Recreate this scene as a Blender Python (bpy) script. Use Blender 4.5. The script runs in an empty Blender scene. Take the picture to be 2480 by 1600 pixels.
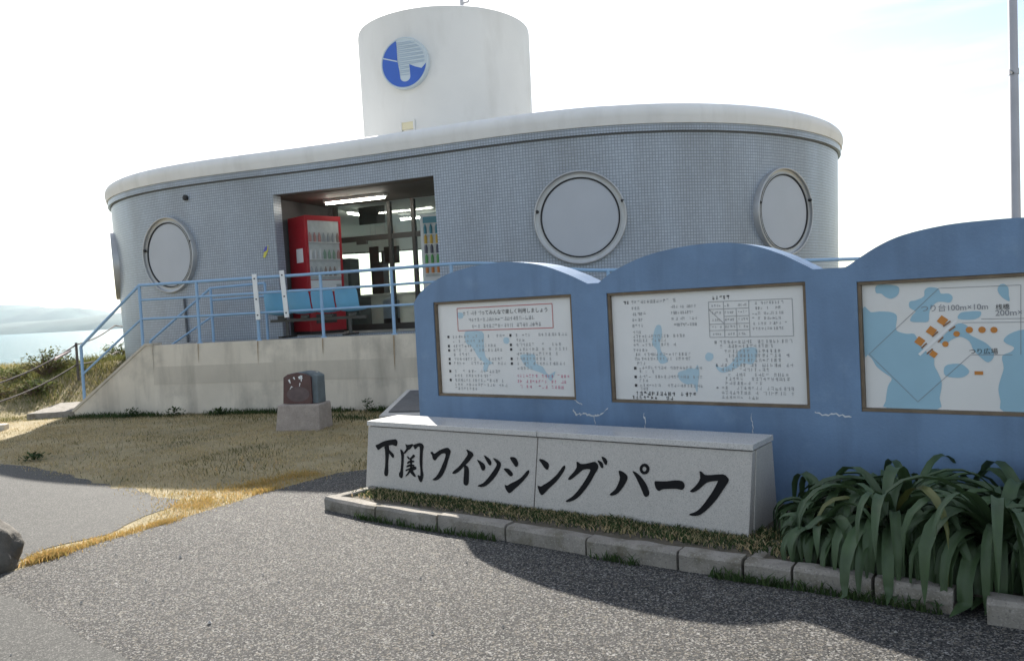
import bpy, bmesh, math, random
from math import sin, cos, pi, radians
from mathutils import Vector, Matrix, noise

random.seed(7)
S = bpy.context.scene
COL = S.collection

# ------------------------------------------------------------------ camera
cam = bpy.data.objects.new('camera', bpy.data.cameras.new('camera'))
COL.objects.link(cam)
cam.data.sensor_width = 36.0
cam.data.lens = 28.0
cam.data.clip_start = 0.05
cam.data.clip_end = 20000
PITCH, ROLL = radians(1.73), radians(3.0)
fw = Vector((0, cos(PITCH), -sin(PITCH)))
up0 = Vector((0, sin(PITCH), cos(PITCH)))
rt0 = Vector((1, 0, 0))
rc = rt0 * cos(ROLL) - up0 * sin(ROLL)
uc = rt0 * sin(ROLL) + up0 * cos(ROLL)
cam.matrix_world = Matrix(((rc.x, uc.x, -fw.x, 0), (rc.y, uc.y, -fw.y, 0), (rc.z, uc.z, -fw.z, 1.5), (0, 0, 0, 1)))
S.camera = cam

# ------------------------------------------------------------------ light
SUN_EL, SUN_AZ = radians(31.5), radians(-13)      # azimuth from +Y, negative = left of the view
W = bpy.data.worlds.new('World')
S.world = W
W.use_nodes = True
wn = W.node_tree.nodes
wl = W.node_tree.links
sky = wn.new('ShaderNodeTexSky')
sky.sky_type = 'NISHITA'
sky.sun_disc = False
sky.sun_elevation = SUN_EL
sky.sun_rotation = SUN_AZ
sky.air_density = 1.0
sky.dust_density = 1.0
sky.ozone_density = 1.0
# thin high cloud over the whole sky
wtc = wn.new('ShaderNodeTexCoord')
wmap = wn.new('ShaderNodeMapping')
wmap.inputs['Scale'].default_value = (1.2, 1.2, 9.0)
wmap.inputs['Rotation'].default_value = (0.12, 0.10, 0.4)
wno = wn.new('ShaderNodeTexNoise')
wno.inputs['Scale'].default_value = 2.2
wno.inputs['Detail'].default_value = 6
wno.inputs['Roughness'].default_value = 0.6
wrp = wn.new('ShaderNodeValToRGB')
wrp.color_ramp.elements[0].position = 0.42
wrp.color_ramp.elements[0].color = (0.12, 0.12, 0.12, 1)
wrp.color_ramp.elements[1].position = 0.68
wrp.color_ramp.elements[1].color = (0.62, 0.62, 0.62, 1)
wmx = wn.new('ShaderNodeMix')
wmx.data_type = 'RGBA'
wmx.inputs[7].default_value = (7.4, 7.25, 7.0, 1)
wl.new(wtc.outputs['Generated'], wmap.inputs[0])
wl.new(wmap.outputs[0], wno.inputs['Vector'])
wl.new(wno.outputs[0], wrp.inputs[0])
wl.new(wrp.outputs[0], wmx.inputs[0])
wl.new(sky.outputs[0], wmx.inputs[6])
wl.new(wmx.outputs[2], wn['Background'].inputs[0])
wn['Background'].inputs[1].default_value = 0.082

sun = bpy.data.objects.new('sun', bpy.data.lights.new('sun', 'SUN'))
COL.objects.link(sun)
sun.data.energy = 5.0
sun.data.angle = radians(0.53)
sun.data.color = (1.0, 0.94, 0.85)
sd = Vector((sin(SUN_AZ) * cos(SUN_EL), cos(SUN_AZ) * cos(SUN_EL), sin(SUN_EL)))
sun.rotation_euler = sd.to_track_quat('Z', 'Y').to_euler()

S.view_settings.view_transform = 'Standard'
S.view_settings.look = 'None'
S.view_settings.exposure = 1.25
S.view_settings.gamma = 1.0
S.view_settings.use_curve_mapping = False
S.render.engine = 'CYCLES'
S.cycles.max_bounces = 8
S.cycles.volume_bounces = 0

# ------------------------------------------------------------------ helpers
class MB:
    def __init__(s): s.v = []; s.f = []; s.uv = None
    def add(s, vs, fs):
        o = len(s.v)
        s.v += [tuple(p) for p in vs]
        s.f += [tuple(i + o for i in f) for f in fs]
        return s
    def box(s, a, b):
        (x0, y0, z0), (x1, y1, z1) = a, b
        return s.add([(x0,y0,z0),(x1,y0,z0),(x1,y1,z0),(x0,y1,z0),(x0,y0,z1),(x1,y0,z1),(x1,y1,z1),(x0,y1,z1)],
                     [(0,3,2,1),(4,5,6,7),(0,1,5,4),(1,2,6,5),(2,3,7,6),(3,0,4,7)])
    def hexa(s, p):
        """eight corners: bottom ring of four, top ring of four"""
        return s.add(p, [(0,3,2,1),(4,5,6,7),(0,1,5,4),(1,2,6,5),(2,3,7,6),(3,0,4,7)])
    def bar(s, a, b, w, h=None, up=(0, 0, 1)):
        a, b = Vector(a), Vector(b)
        h = w if h is None else h
        d = (b - a).normalized(); u = Vector(up)
        x = d.cross(u)
        if x.length < 1e-5: x = d.cross(Vector((0, 1, 0)))
        x.normalize(); y = x.cross(d)
        r = [(-1,-1),(1,-1),(1,1),(-1,1)]
        return s.hexa([a + x*w/2*i + y*h/2*j for i, j in r] + [b + x*w/2*i + y*h/2*j for i, j in r])
    def tube(s, pts, r, n=8, cap=True):
        pts = [Vector(p) for p in pts]
        rs = r if isinstance(r, (list, tuple)) else [r] * len(pts)
        o = len(s.v); ref = None
        for k, p in enumerate(pts):
            d = (pts[min(k+1, len(pts)-1)] - pts[max(k-1, 0)]).normalized()
            if ref is None: ref = Vector((0,0,1)) if abs(d.z) < .9 else Vector((1,0,0))
            x = d.cross(ref).normalized(); y = x.cross(d)
            ref = y if abs(d.z) < .9 else ref
            for i in range(n):
                a = 2*pi*i/n
                s.v.append(tuple(p + (x*cos(a) + y*sin(a)) * rs[k]))
        for k in range(len(pts)-1):
            for i in range(n):
                s.f.append((o+k*n+i, o+k*n+(i+1)%n, o+(k+1)*n+(i+1)%n, o+(k+1)*n+i))
        if cap:
            s.f.append(tuple(o+i for i in range(n))[::-1])
            s.f.append(tuple(o+(len(pts)-1)*n+i for i in range(n)))
        return s
    def lathe(s, prof, c=(0,0,0), n=24, axis=None, closed=False):
        """prof: (radius, height) pairs; axis: (ex, ey, ez) frame"""
        ex, ey, ez = axis or (Vector((1,0,0)), Vector((0,1,0)), Vector((0,0,1)))
        c = Vector(c); o = len(s.v); m = len(prof)
        for r, h in prof:
            for i in range(n):
                a = 2*pi*i/n
                s.v.append(tuple(c + ex*r*cos(a) + ey*r*sin(a) + ez*h))
        for k in range(m if closed else m-1):
            k2 = (k+1) % m
            for i in range(n):
                s.f.append((o+k*n+i, o+k*n+(i+1)%n, o+k2*n+(i+1)%n, o+k2*n+i))
        if not closed:
            if prof[0][0] > 1e-4: s.f.append(tuple(o+i for i in range(n))[::-1])
            if prof[-1][0] > 1e-4: s.f.append(tuple(o+(m-1)*n+i for i in range(n)))
        return s
    def prism(s, poly, f, d0, d1):
        """poly in 2D; f(u, v, d) -> world point; extruded from d0 to d1"""
        n = len(poly)
        return s.add([f(u, v, d0) for u, v in poly] + [f(u, v, d1) for u, v in poly],
                     [tuple(range(n))[::-1], tuple(range(n, 2*n))] + [(i, (i+1) % n, n+(i+1) % n, n+i) for i in range(n)])
    def build(s, name, mat=None, parent=None, smooth=False, bevel=0, fix=True):
        me = bpy.data.meshes.new(name)
        me.from_pydata(s.v, [], s.f)
        if s.uv:
            l = me.uv_layers.new(name='UVMap')
            i = 0
            for f in s.uv:
                for u in f:
                    l.data[i].uv = u; i += 1
        if fix or bevel:
            bm = bmesh.new(); bm.from_mesh(me)
            if fix: bmesh.ops.recalc_face_normals(bm, faces=bm.faces)
            if bevel:
                es = [e for e in bm.edges if len(e.link_faces) == 2 and e.calc_face_angle(0) > 0.6]
                bmesh.ops.bevel(bm, geom=es, offset=bevel, segments=2, affect='EDGES', profile=0.5)
            bm.to_mesh(me); bm.free()
        if smooth:
            me.polygons.foreach_set('use_smooth', [True] * len(me.polygons))
            if smooth != 'all':
                me.set_sharp_from_angle(angle=radians(40))
        me.update()
        o = bpy.data.objects.new(name, me)
        COL.objects.link(o)
        if mat: me.materials.append(mat)
        if parent: o.parent = parent
        return o

def tag(o, label=None, cat=None, group=None, kind=None):
    if label: o['label'] = label
    if cat: o['category'] = cat
    if group: o['group'] = group
    if kind: o['kind'] = kind
    return o

def empty(name, label, cat, group=None):
    """top-level thing; kept at the origin so that its parts are in world metres"""
    o = bpy.data.objects.new(name, None)
    COL.objects.link(o)
    return tag(o, label, cat, group)

def rebase(root, loc):
    """move a thing's empty to the thing's base without moving its parts"""
    v = Vector(loc)
    root.location = v
    for c in root.children:
        c.location = Vector(c.location) - v

def frame(o, ex, ey, ez=(0, 0, 1)):
    o, ex, ey, ez = Vector(o), Vector(ex), Vector(ey), Vector(ez)
    return lambda a, b, c: o + ex*a + ey*b + ez*c

def fbox(m, F, a, b):
    """axis box a..b in local frame F"""
    (x0,y0,z0), (x1,y1,z1) = a, b
    return m.hexa([F(x0,y0,z0),F(x1,y0,z0),F(x1,y1,z0),F(x0,y1,z0),F(x0,y0,z1),F(x1,y0,z1),F(x1,y1,z1),F(x0,y1,z1)])

# ------------------------------------------------------------------ materials
def mat(name, col, rough=0.6, metal=0.0, spec=0.5, var=0.0, vscale=3.0, bump=0.0, bscale=60.0, speck=None, stain=None,
        island=0.0, trans=0.0, bdist=0.01, coat=0.0, streak=None, col2=None, grain=0.0, rvar=0.0):
    m = bpy.data.materials.new(name)
    m.use_nodes = True
    n, l = m.node_tree.nodes, m.node_tree.links
    b = n['Principled BSDF']
    b.inputs['Roughness'].default_value = rough
    b.inputs['Metallic'].default_value = metal
    b.inputs['Specular IOR Level'].default_value = spec
    b.inputs['Coat Weight'].default_value = coat
    tc = n.new('ShaderNodeTexCoord')
    P = tc.outputs['Object']
    def rgb(c): 
        r = n.new('ShaderNodeRGB'); r.outputs[0].default_value = (*c, 1); return r.outputs[0]
    def mix(f, a, c, mode='MIX'):
        x = n.new('ShaderNodeMix'); x.data_type = 'RGBA'; x.blend_type = mode
        if isinstance(f, float): x.inputs[0].default_value = f
        else: l.new(f, x.inputs[0])
        l.new(a, x.inputs[6]); l.new(c, x.inputs[7]); return x.outputs[2]
    def noi(scale, detail=4, rough_=.55, vec=None):
        x = n.new('ShaderNodeTexNoise'); x.inputs['Scale'].default_value = scale
        x.inputs['Detail'].default_value = detail; x.inputs['Roughness'].default_value = rough_
        l.new(vec or P, x.inputs['Vector']); return x.outputs[0]
    def ramp(v, lo, hi):
        x = n.new('ShaderNodeMapRange'); x.inputs[1].default_value = lo; x.inputs[2].default_value = hi
        l.new(v, x.inputs[0]); return x.outputs[0]
    c = rgb(col)
    if col2: c = mix(ramp(noi(vscale*.6, 5), .38, .62), c, rgb(col2))
    if var:
        d = rgb(tuple(x*(1-var) for x in col)); h = rgb(tuple(min(1, x*(1+var)) for x in col))
        v = mix(ramp(noi(vscale, 6), .3, .7), d, h)
        c = v if not col2 else mix(.5, c, v)
    if stain:
        sc, amt, thr, size = stain
        c = mix(ramp(noi(size, 6, .65), thr, thr+.18), c, mix(amt, c, rgb(sc)))
    if streak:
        sc, amt, sx = streak
        mp = n.new('ShaderNodeMapping'); mp.inputs['Scale'].default_value = (sx, sx, .5); l.new(P, mp.inputs[0])
        c = mix(ramp(noi(1.0, 4, .6, mp.outputs[0]), .5, .75), c, mix(amt, c, rgb(sc)))
    if grain:
        g = noi(350, 2)
        c = mix(ramp(g, .3, .7), mix(.0+grain, c, rgb((0,0,0))), c)
    if speck:
        for sc, scale, thr, amt in speck:
            vo = n.new('ShaderNodeTexVoronoi'); vo.inputs['Scale'].default_value = scale; l.new(P, vo.inputs['Vector'])
            sep = n.new('ShaderNodeSeparateColor'); l.new(vo.outputs['Color'], sep.inputs[0])
            c = mix(ramp(sep.outputs[0], thr, min(1., thr+.06)), c, mix(amt, c, rgb(sc)))
    if island:
        g = n.new('ShaderNodeNewGeometry')
        hs = n.new('ShaderNodeHueSaturation'); l.new(c, hs.inputs['Color'])
        l.new(ramp2(n, l, g.outputs['Random Per Island'], 1-island, 1+island), hs.inputs['Value'])
        l.new(ramp2(n, l, g.outputs['Random Per Island'], .5+island*.06, .5-island*.06), hs.inputs['Hue'])
        c = hs.outputs[0]
    l.new(c, b.inputs['Base Color'])
    if rvar:
        l.new(ramp2(n, l, noi(vscale*2, 5), rough-rvar, rough+rvar), b.inputs['Roughness'])
    if bump:
        bp = n.new('ShaderNodeBump'); bp.inputs['Strength'].default_value = bump; bp.inputs['Distance'].default_value = bdist
        l.new(noi(bscale, 5, .65), bp.inputs['Height']); l.new(bp.outputs[0], b.inputs['Normal'])
    if trans:
        t = n.new('ShaderNodeBsdfTranslucent'); l.new(c, t.inputs[0])
        ms = n.new('ShaderNodeMixShader'); ms.inputs[0].default_value = trans
        l.new(b.outputs[0], ms.inputs[1]); l.new(t.outputs[0], ms.inputs[2])
        l.new(ms.outputs[0], n['Material Output'].inputs[0])
    return m

def ramp2(n, l, v, lo, hi):
    x = n.new('ShaderNodeMapRange'); x.inputs[3].default_value = lo; x.inputs[4].default_value = hi
    l.new(v, x.inputs[0]); return x.outputs[0]

def glass(name, tint=(.9,.95,.95), refl=.12):
    m = bpy.data.materials.new(name); m.use_nodes = True
    n, l = m.node_tree.nodes, m.node_tree.links
    n.remove(n['Principled BSDF'])
    t = n.new('ShaderNodeBsdfTransparent'); t.inputs[0].default_value = (*tint, 1)
    g = n.new('ShaderNodeBsdfGlossy'); g.inputs['Roughness'].default_value = .02
    ms = n.new('ShaderNodeMixShader'); fr = n.new('ShaderNodeFresnel'); fr.inputs[0].default_value = 1.5
    l.new(fr.outputs[0], ms.inputs[0])
    l.new(t.outputs[0], ms.inputs[1]); l.new(g.outputs[0], ms.inputs[2]); l.new(ms.outputs[0], n['Material Output'].inputs[0])
    return m

def lamp(name, col, e):
    m = bpy.data.materials.new(name); m.use_nodes = True
    b = m.node_tree.nodes['Principled BSDF']
    b.inputs['Emission Color'].default_value = (*col, 1); b.inputs['Emission Strength'].default_value = e
    return m

def tile_mat():
    m = mat('mosaic_tile', (.3,.36,.42), rough=.32, var=.0)
    n, l = m.node_tree.nodes, m.node_tree.links
    b = n['Principled BSDF']
    uv = n.new('ShaderNodeUVMap')
    br = n.new('ShaderNodeTexBrick')
    br.offset = 0; br.squash = 1
    br.inputs['Scale'].default_value = 1
    br.inputs['Color1'].default_value = (.35,.395,.465,1)
    br.inputs['Color2'].default_value = (.40,.45,.525,1)
    br.inputs['Mortar'].default_value = (.22,.245,.27,1)
    br.inputs['Mortar Size'].default_value = .0055
    br.inputs['Mortar Smooth'].default_value = .25
    br.inputs['Bias'].default_value = 0
    br.inputs['Brick Width'].default_value = .047
    br.inputs['Row Height'].default_value = .047
    l.new(uv.outputs[0], br.inputs['Vector'])
    no = n.new('ShaderNodeTexNoise'); no.inputs['Scale'].default_value = .9; no.inputs['Detail'].default_value = 6
    mp = n.new('ShaderNodeMapping'); mp.inputs['Scale'].default_value = (1.6, .45, 1); l.new(uv.outputs[0], mp.inputs[0])
    l.new(mp.outputs[0], no.inputs['Vector'])
    mx = n.new('ShaderNodeMix'); mx.data_type = 'RGBA'; mx.blend_type = 'MULTIPLY'; mx.inputs[0].default_value = 1
    rp = n.new('ShaderNodeValToRGB')
    rp.color_ramp.elements[0].position = .3; rp.color_ramp.elements[0].color = (.8,.79,.77,1)
    rp.color_ramp.elements[1].position = .65; rp.color_ramp.elements[1].color = (1.02,1.03,1.04,1)
    l.new(no.outputs[0], rp.inputs[0]); l.new(br.outputs[0], mx.inputs[6]); l.new(rp.outputs[0], mx.inputs[7])
    l.new(mx.outputs[2], b.inputs['Base Color'])
    bp = n.new('ShaderNodeBump'); bp.invert = True; bp.inputs['Strength'].default_value = .6; bp.inputs['Distance'].default_value = .004
    l.new(br.outputs['Fac'], bp.inputs['Height']); l.new(bp.outputs[0], b.inputs['Normal'])
    return m

M = {}
M['tile'] = tile_mat()
M['cap'] = mat('white_render', (.76,.755,.74), .75, var=.04, vscale=1.2, bump=.15, bscale=40, streak=((.5,.49,.46), .32, 3.5))
M['tower'] = mat('tower_render', (.74,.735,.71), .8, var=.05, vscale=.8, bump=.15, bscale=30, streak=((.5,.48,.44), .35, 1.6))
M['groove'] = mat('dark_groove', (.12,.13,.14), .8)
M['roof'] = mat('roof_membrane', (.4,.4,.4), .85, var=.1)
M['steel'] = mat('brushed_steel', (.43,.44,.45), .42, metal=.5, var=.08, vscale=5)
M['panel_grey'] = mat('window_panel', (.42,.445,.49), .38, var=.03, vscale=2)
M['seal'] = mat('black_rubber', (.02,.02,.022), .6)
M['conc'] = mat('platform_concrete', (.64,.575,.475), .88, var=.10, vscale=1.4, bump=.3, bscale=25, stain=((.27,.25,.21), .5, .52, 1.2), streak=((.26,.23,.19), .55, 3.0))
M['conc_d'] = mat('aged_concrete_band', (.54,.485,.40), .9, var=.10, vscale=1.4, bump=.3, bscale=25, streak=((.24,.22,.18), .5, 3.0))
M['kerb'] = mat('kerb_concrete', (.245,.225,.195), .92, var=.16, vscale=9, bump=.6, bscale=70, stain=((.11,.095,.06), .75, .47, 7), speck=[((.36,.34,.31),160,.90,.5),((.12,.11,.1),170,.90,.6)])
M['rail'] = mat('pale_blue_paint', (.27,.43,.62), .45, var=.05, vscale=6, stain=((.45,.42,.38), .35, .63, 9))
M['white'] = mat('white_board_paint', (.78,.78,.77), .5, var=.04, vscale=7)
M['bluewall'] = mat('blue_wall_paint', (.155,.252,.40), .66, var=.14, vscale=2.5, bump=.25, bscale=55, stain=((.25,.36,.50), .5, .58, 4), streak=((.10,.155,.24), .5, 5.0), grain=.12)
M['efflor'] = mat('efflorescence', (.62,.64,.66), .9, var=.1)
M['board'] = mat('sign_board', (.72,.72,.705), .42, var=.03, vscale=3, stain=((.55,.50,.42), .25, .6, 2))
M['trim'] = mat('bronze_trim', (.17,.13,.09), .5, metal=.3, var=.2, vscale=10)
M['ink'] = mat('black_print', (.035,.035,.04), .6)
M['ink_f'] = mat('faded_print', (.36,.365,.37), .6)
M['ink_l'] = mat('grey_line_print', (.24,.245,.27), .6)
M['ink_r'] = mat('red_print', (.50,.16,.16), .6)
M['ink_p'] = mat('pink_print', (.62,.20,.30), .6)
M['ink_b'] = mat('pale_blue_print', (.30,.49,.60), .6, var=.05)
M['ink_b1'] = mat('faint_blue_print', (.42,.57,.65), .6, var=.06)
M['ink_o'] = mat('orange_print', (.55,.22,.045), .6, var=.1)
M['ink_br'] = mat('brown_print', (.24,.12,.06), .6)
M['granite'] = mat('grey_granite', (.45,.425,.39), .35, var=.05, vscale=3, speck=[((.17,.165,.16),340,.80,.6),((.60,.58,.55),380,.84,.5),((.28,.265,.25),200,.9,.5)], stain=((.33,.31,.28), .4, .55, 2.2))
M['granite_top'] = mat('polished_granite', (.50,.49,.475), .22, var=.05, vscale=3, speck=[((.2,.2,.2),260,.84,.6),((.72,.70,.68),300,.88,.5)])
M['brush'] = mat('carved_black_lacquer', (.010,.010,.011), .75, spec=.15)
M['soil'] = mat('bed_soil', (.10,.085,.06), .95, var=.35, vscale=14, bump=.9, bscale=60, bdist=.02)
M['stone_red'] = mat('polished_maroon_stone', (.085,.035,.033), .3, var=.2, vscale=10)
M['stone_face'] = mat('worn_inscription_face', (.105,.07,.07), .45, var=.2, vscale=12)
M['stone_grey'] = mat('blue_grey_stone', (.12,.145,.155), .55, var=.2, vscale=8, bump=.3)
M['stone_tan'] = mat('tan_granite', (.34,.29,.25), .85, var=.15, vscale=10, bump=.5, bscale=40, speck=[((.5,.4,.34),160,.85,.5),((.15,.13,.12),180,.9,.6)])
M['white_ink'] = mat('white_engraving', (.78,.78,.78), .5)
M['plaque'] = mat('dark_plaque', (.05,.055,.06), .4, var=.3, vscale=10)
M['rock'] = mat('dark_boulder', (.105,.095,.08), .85, var=.3, vscale=7, bump=.8, bscale=22, bdist=.02, stain=((.05,.05,.045), .6, .5, 5))
M['red'] = mat('vending_red', (.36,.018,.026), .3, var=.05)
M['vend_in'] = mat('vending_display', (.42,.44,.43), .3, var=.12, vscale=14)
M['vend_w'] = mat('vending_pale', (.62,.63,.62), .4)
M['dark'] = mat('dark_frame', (.05,.047,.042), .45)
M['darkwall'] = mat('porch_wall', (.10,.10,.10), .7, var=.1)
M['soffit'] = mat('brown_soffit', (.12,.095,.075), .75, var=.08)
M['inwall'] = mat('interior_wall', (.68,.68,.65), .8)
M['floor'] = mat('interior_floor', (.25,.245,.23), .5, var=.08)
M['paving'] = mat('platform_paving', (.30,.29,.27), .9, var=.12, vscale=4, bump=.3)
M['glass'] = glass('clear_glass')
M['tube'] = lamp('fluorescent_tube', (1, .97, .85), 14)
M['seat'] = mat('blue_plastic', (.16,.43,.66), .38, var=.06, vscale=4, stain=((.2,.4,.5), .4, .6, 6))
M['rope'] = mat('dark_rope', (.13,.11,.10), .9, var=.2, vscale=30)
M['rope_w'] = mat('pale_tape', (.75,.6,.55), .7)
M['pole'] = mat('galvanised_steel', (.40,.40,.43), .5, metal=.4, var=.08, vscale=3)
M['em_blue'] = mat('emblem_blue', (.035,.115,.48), .35, var=.05)
M['em_pale'] = mat('emblem_pale', (.52,.60,.65), .4)
M['em_line'] = mat('emblem_line', (.33,.43,.54), .4)
M['cream'] = mat('cream_pane', (.72,.66,.46), .5)
M['leaf'] = mat('strap_leaf', (.050,.088,.036), .5, island=.22, var=.25, vscale=6, trans=.15)
M['leaf_y'] = mat('yellowing_leaf', (.12,.13,.035), .5, var=.2, trans=.15)
M['stalk'] = mat('plant_base', (.13,.14,.06), .7, var=.2)
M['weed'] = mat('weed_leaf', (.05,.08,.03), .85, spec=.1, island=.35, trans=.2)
M['dry'] = mat('dry_grass', (.52,.42,.235), .9, spec=.1, island=.3, col2=(.42,.34,.185), vscale=.9, trans=.3)
M['dry_tall'] = mat('tall_dry_grass', (.36,.30,.14), .9, spec=.1, island=.35, col2=(.17,.18,.06), vscale=.8, trans=.3)
M['golden'] = mat('golden_grass', (.46,.33,.12), .9, spec=.1, island=.3, trans=.3)
M['shrub'] = mat('shrub_leaf', (.105,.135,.042), .9, spec=.08, island=.4, trans=.25, col2=(.16,.15,.05), vscale=1.5)
M['twig'] = mat('twig', (.15,.10,.07), .9)
M['sward'] = mat('greenish_sward', (.13,.125,.055), .9, spec=.1, island=.3, trans=.2)
M['land'] = mat('land_turf', (.36,.295,.17), .95, var=.25, vscale=2.2, bump=.8, bscale=30, bdist=.03, col2=(.19,.16,.08), stain=((.12,.115,.05), .6, .58, 1.1))
M['asph'] = mat('coarse_asphalt', (.068,.067,.065), .82, spec=.25, stain=((.03,.03,.032), .45, .5, .7), var=.12, vscale=.8, bump=1.0, bscale=150, bdist=.014,
    speck=[((.31,.30,.28),135,.78,.85),((.008,.008,.010),155,.71,.9),((.21,.19,.155),110,.84,.7),((.45,.44,.42),95,.968,.7)])
M['asph2'] = mat('fine_asphalt', (.066,.066,.062), .85, spec=.25, stain=((.05,.05,.05), .4, .52, .9), var=.09, vscale=1.1, bump=.7, bscale=160, bdist=.006,
    speck=[((.19,.185,.17),150,.78,.7),((.02,.02,.02),180,.76,.75)])
M['sea'] = mat('sea_water', (.045,.125,.15), .5, spec=.05, bump=1.0, bscale=.5, bdist=.8)
M['hill'] = mat('wooded_hill', (.05,.08,.07), .95, var=.4, vscale=.01)
M['rust'] = mat('rust_run', (.36,.27,.18), .9, var=.2, vscale=12)
M['pebble'] = mat('pebble', (.30,.29,.27), .9, island=.4)
M['alu'] = mat('aluminium_post', (.55,.56,.57), .4, metal=.4)

# ------------------------------------------------------------------ ground, sea, hills
def sstep(a, b, x):
    t = max(0., min(1., (x-a)/(b-a))); return t*t*(3-2*t)
def land_h(x, y):
    h = (.78-.34*sstep(0, 2.0, -(x+8.9)))*sstep(14.2, 17.4, y)
    h += .05*noise.noise(Vector((x*.5, y*.5, 0))) * sstep(14.2, 16, y)
    e = 25 + 1.5*noise.noise(Vector((x*.12, 3, 0)))
    return h - 6.0*sstep(e, e+5, y)
m = MB()
xs = [-90,-70,-55,-42,-32,-26,-22] + [-20+i*.8 for i in range(51)] + [22,26,32,42,55,70,90]
ys = [-40,-25,-15,-8,-3,0,4,8,11,12.5,13.5] + [14.2+i*.5 for i in range(40)] + [36]
for y in ys:
    for x in xs: m.v.append((x, y, land_h(x, y)))
nx = len(xs)
for j in range(len(ys)-1):
    for i in range(nx-1):
        m.f.append((j*nx+i, j*nx+i+1, (j+1)*nx+i+1, (j+1)*nx+i))
land = m.build('ground', M['land'], smooth='all'); tag(land, kind='structure')

m = MB().add([(-9000,26,-3.6),(9000,26,-3.6),(9000,9000,-3.6),(-9000,9000,-3.6)], [(0,1,2,3)])
tag(m.build('sea', M['sea']), kind='structure')

def ridge(name, pts, depth, seed):
    m = MB(); N = 90; R = 14
    for i in range(N+1):
        u = i/N*(len(pts)-1); k = min(int(u), len(pts)-2); t = u-k; t = t*t*(3-2*t)
        x = pts[k][0]*(1-(u-k))+pts[k+1][0]*(u-k); y = pts[k][1]*(1-(u-k))+pts[k+1][1]*(u-k)
        h = pts[k][2]*(1-t)+pts[k+1][2]*t
        for j in range(R+1):
            v = j/R; s = sin(pi*v)**.8
            z = -5 + (h+5)*s*(1+.16*noise.fractal(Vector((x*.006, y*.006+v*3, seed)), 1, 2, 4))
            m.v.append((x, y+(v-.3)*depth, z))
    for i in range(N):
        for j in range(R):
            a = i*(R+1)+j; m.f.append((a, a+R+1, a+R+2, a+1))
    return tag(m.build(name, M['hill'], smooth='all'), kind='structure')
ridge('hills', [(-3800,3100,60),(-3000,3200,120),(-2450,3150,115),(-1950,3100,108),(-1780,3100,88),(-1640,3080,46),(-1500,3060,30),(-1200,3000,22),(-700,3000,8)], 900, 1)
ridge('hills', [(-2600,2300,14),(-2000,2300,18),(-1650,2300,22),(-1380,2320,34),(-1150,2300,40),(-800,2300,30),(-200,2300,12),(500,2400,6)], 400, 5)

def sheet(name, poly, z, material, wob=.02, sub=.25, seed=0):
    """flat sheet with a slightly ragged rim"""
    pts = []
    for i, p in enumerate(poly):
        a, b = Vector(p), Vector(poly[(i+1) % len(poly)])
        n = max(1, min(60, int((b-a).length/sub)))
        for k in range(n):
            q = a.lerp(b, k/n)
            w = noise.noise_vector(Vector((q.x*3, q.y*3, seed)))
            pts.append((q.x+w.x*wob, q.y+w.y*wob))
    m = MB().add([(x, y, z) for x, y in pts], [tuple(range(len(pts)))])
    o = m.build(name, material)
    if o.data.polygons[0].normal.z < 0: o.data.flip_normals()
    return o
fine = sheet('path', [(-22,11.2),(-9.5,10.6),(-7.26,9.81),(-6.02,9.21),(-5.67,8.97),(-4.96,8.41),(-3.91,7.56),(-3.28,7.01),(-3.01,6.79),(-2.92,6.5),(-3.04,5.75),(-3.22,5.46),(-3.32,5.22),(-3.36,5.0),(-3.1,4.85),(0,4),(6,1),(8,-12),(-22,-12)], .004, M['asph2'], .13, .08, 2)
tag(fine, kind='structure')
apron = sheet('apron', [(-7,6.0),(-4.2,5.0),(-3.4,4.78),(-3.01,4.52),(-2.77,4.34),(-2.46,4.07),(-2.13,3.8),(-1.86,3.58),(-1.3,3.1),(-.5,2.4),(.5,1.5),(2,0),(4,-3),(4,-10),(-12,-10)], .012, M['asph2'], .03, .12, 4)
tag(apron, kind='structure')
coarse = sheet('road', [(-1.70,7.55),(-1.81,7.39),(-2.25,6.78),(-2.65,5.99),(-2.94,5.53),(-3.17,5.02),(-3.3,4.80),(-4.5,4.3),(-7,0),(4,-5),(16,-3),(16,6),(7,8),(0,8.3)], .008, M['asph'], .035, .12, 9)
tag(coarse, kind='structure')

# ------------------------------------------------------------------ the oval building
CF = [(-7.008,-.08),(1.904,-5.39),(-.263,-.556),(.29,-.091),(-.004,.03),(.013,-.063)]
CC = Vector((-1.099, 17.603))
def out(t, off=0.0, z=None):
    x = y = dx = dy = 0
    for i, k in enumerate((1, 3, 5)):
        a, b = CF[2*i], CF[2*i+1]
        x += a[0]*cos(k*t)+b[0]*sin(k*t); y += a[1]*cos(k*t)+b[1]*sin(k*t)
        dx += k*(-a[0]*sin(k*t)+b[0]*cos(k*t)); dy += k*(-a[1]*sin(k*t)+b[1]*cos(k*t))
    L = math.hypot(dx, dy)
    p = Vector((CC.x+x+dy/L*off, CC.y+y-dx/L*off))
    return p if z is None else Vector((p.x, p.y, z))
def onorm(t):
    d = (out(t+.001)-out(t-.001)).normalized(); return Vector((d.y, -d.x, 0))
BATTER = .030                           # the wall leans in a little towards its foot
ZF, ZT, ZD = 1.18, 4.0, 3.66            # floor, top of wall, top of entrance
T0, T1 = .827, 1.302                    # entrance
B0, B1 = 4.05, 5.45                     # sea-side window band
NT = 260
def tlist(extra):
    ts = [2*pi*i/NT for i in range(NT)] + list(extra)
    return sorted(t for i, t in enumerate(ts) if i >= NT or all(abs(t-e) > .008 for e in extra))
TS = tlist([T0, T1, B0, B1])
arc = [0.]
for i in range(len(TS)):
    arc.append(arc[-1] + (out(TS[(i+1) % len(TS)] ) - out(TS[i])).length)
def wall_off(z): return -BATTER*(ZT-z)
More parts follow.
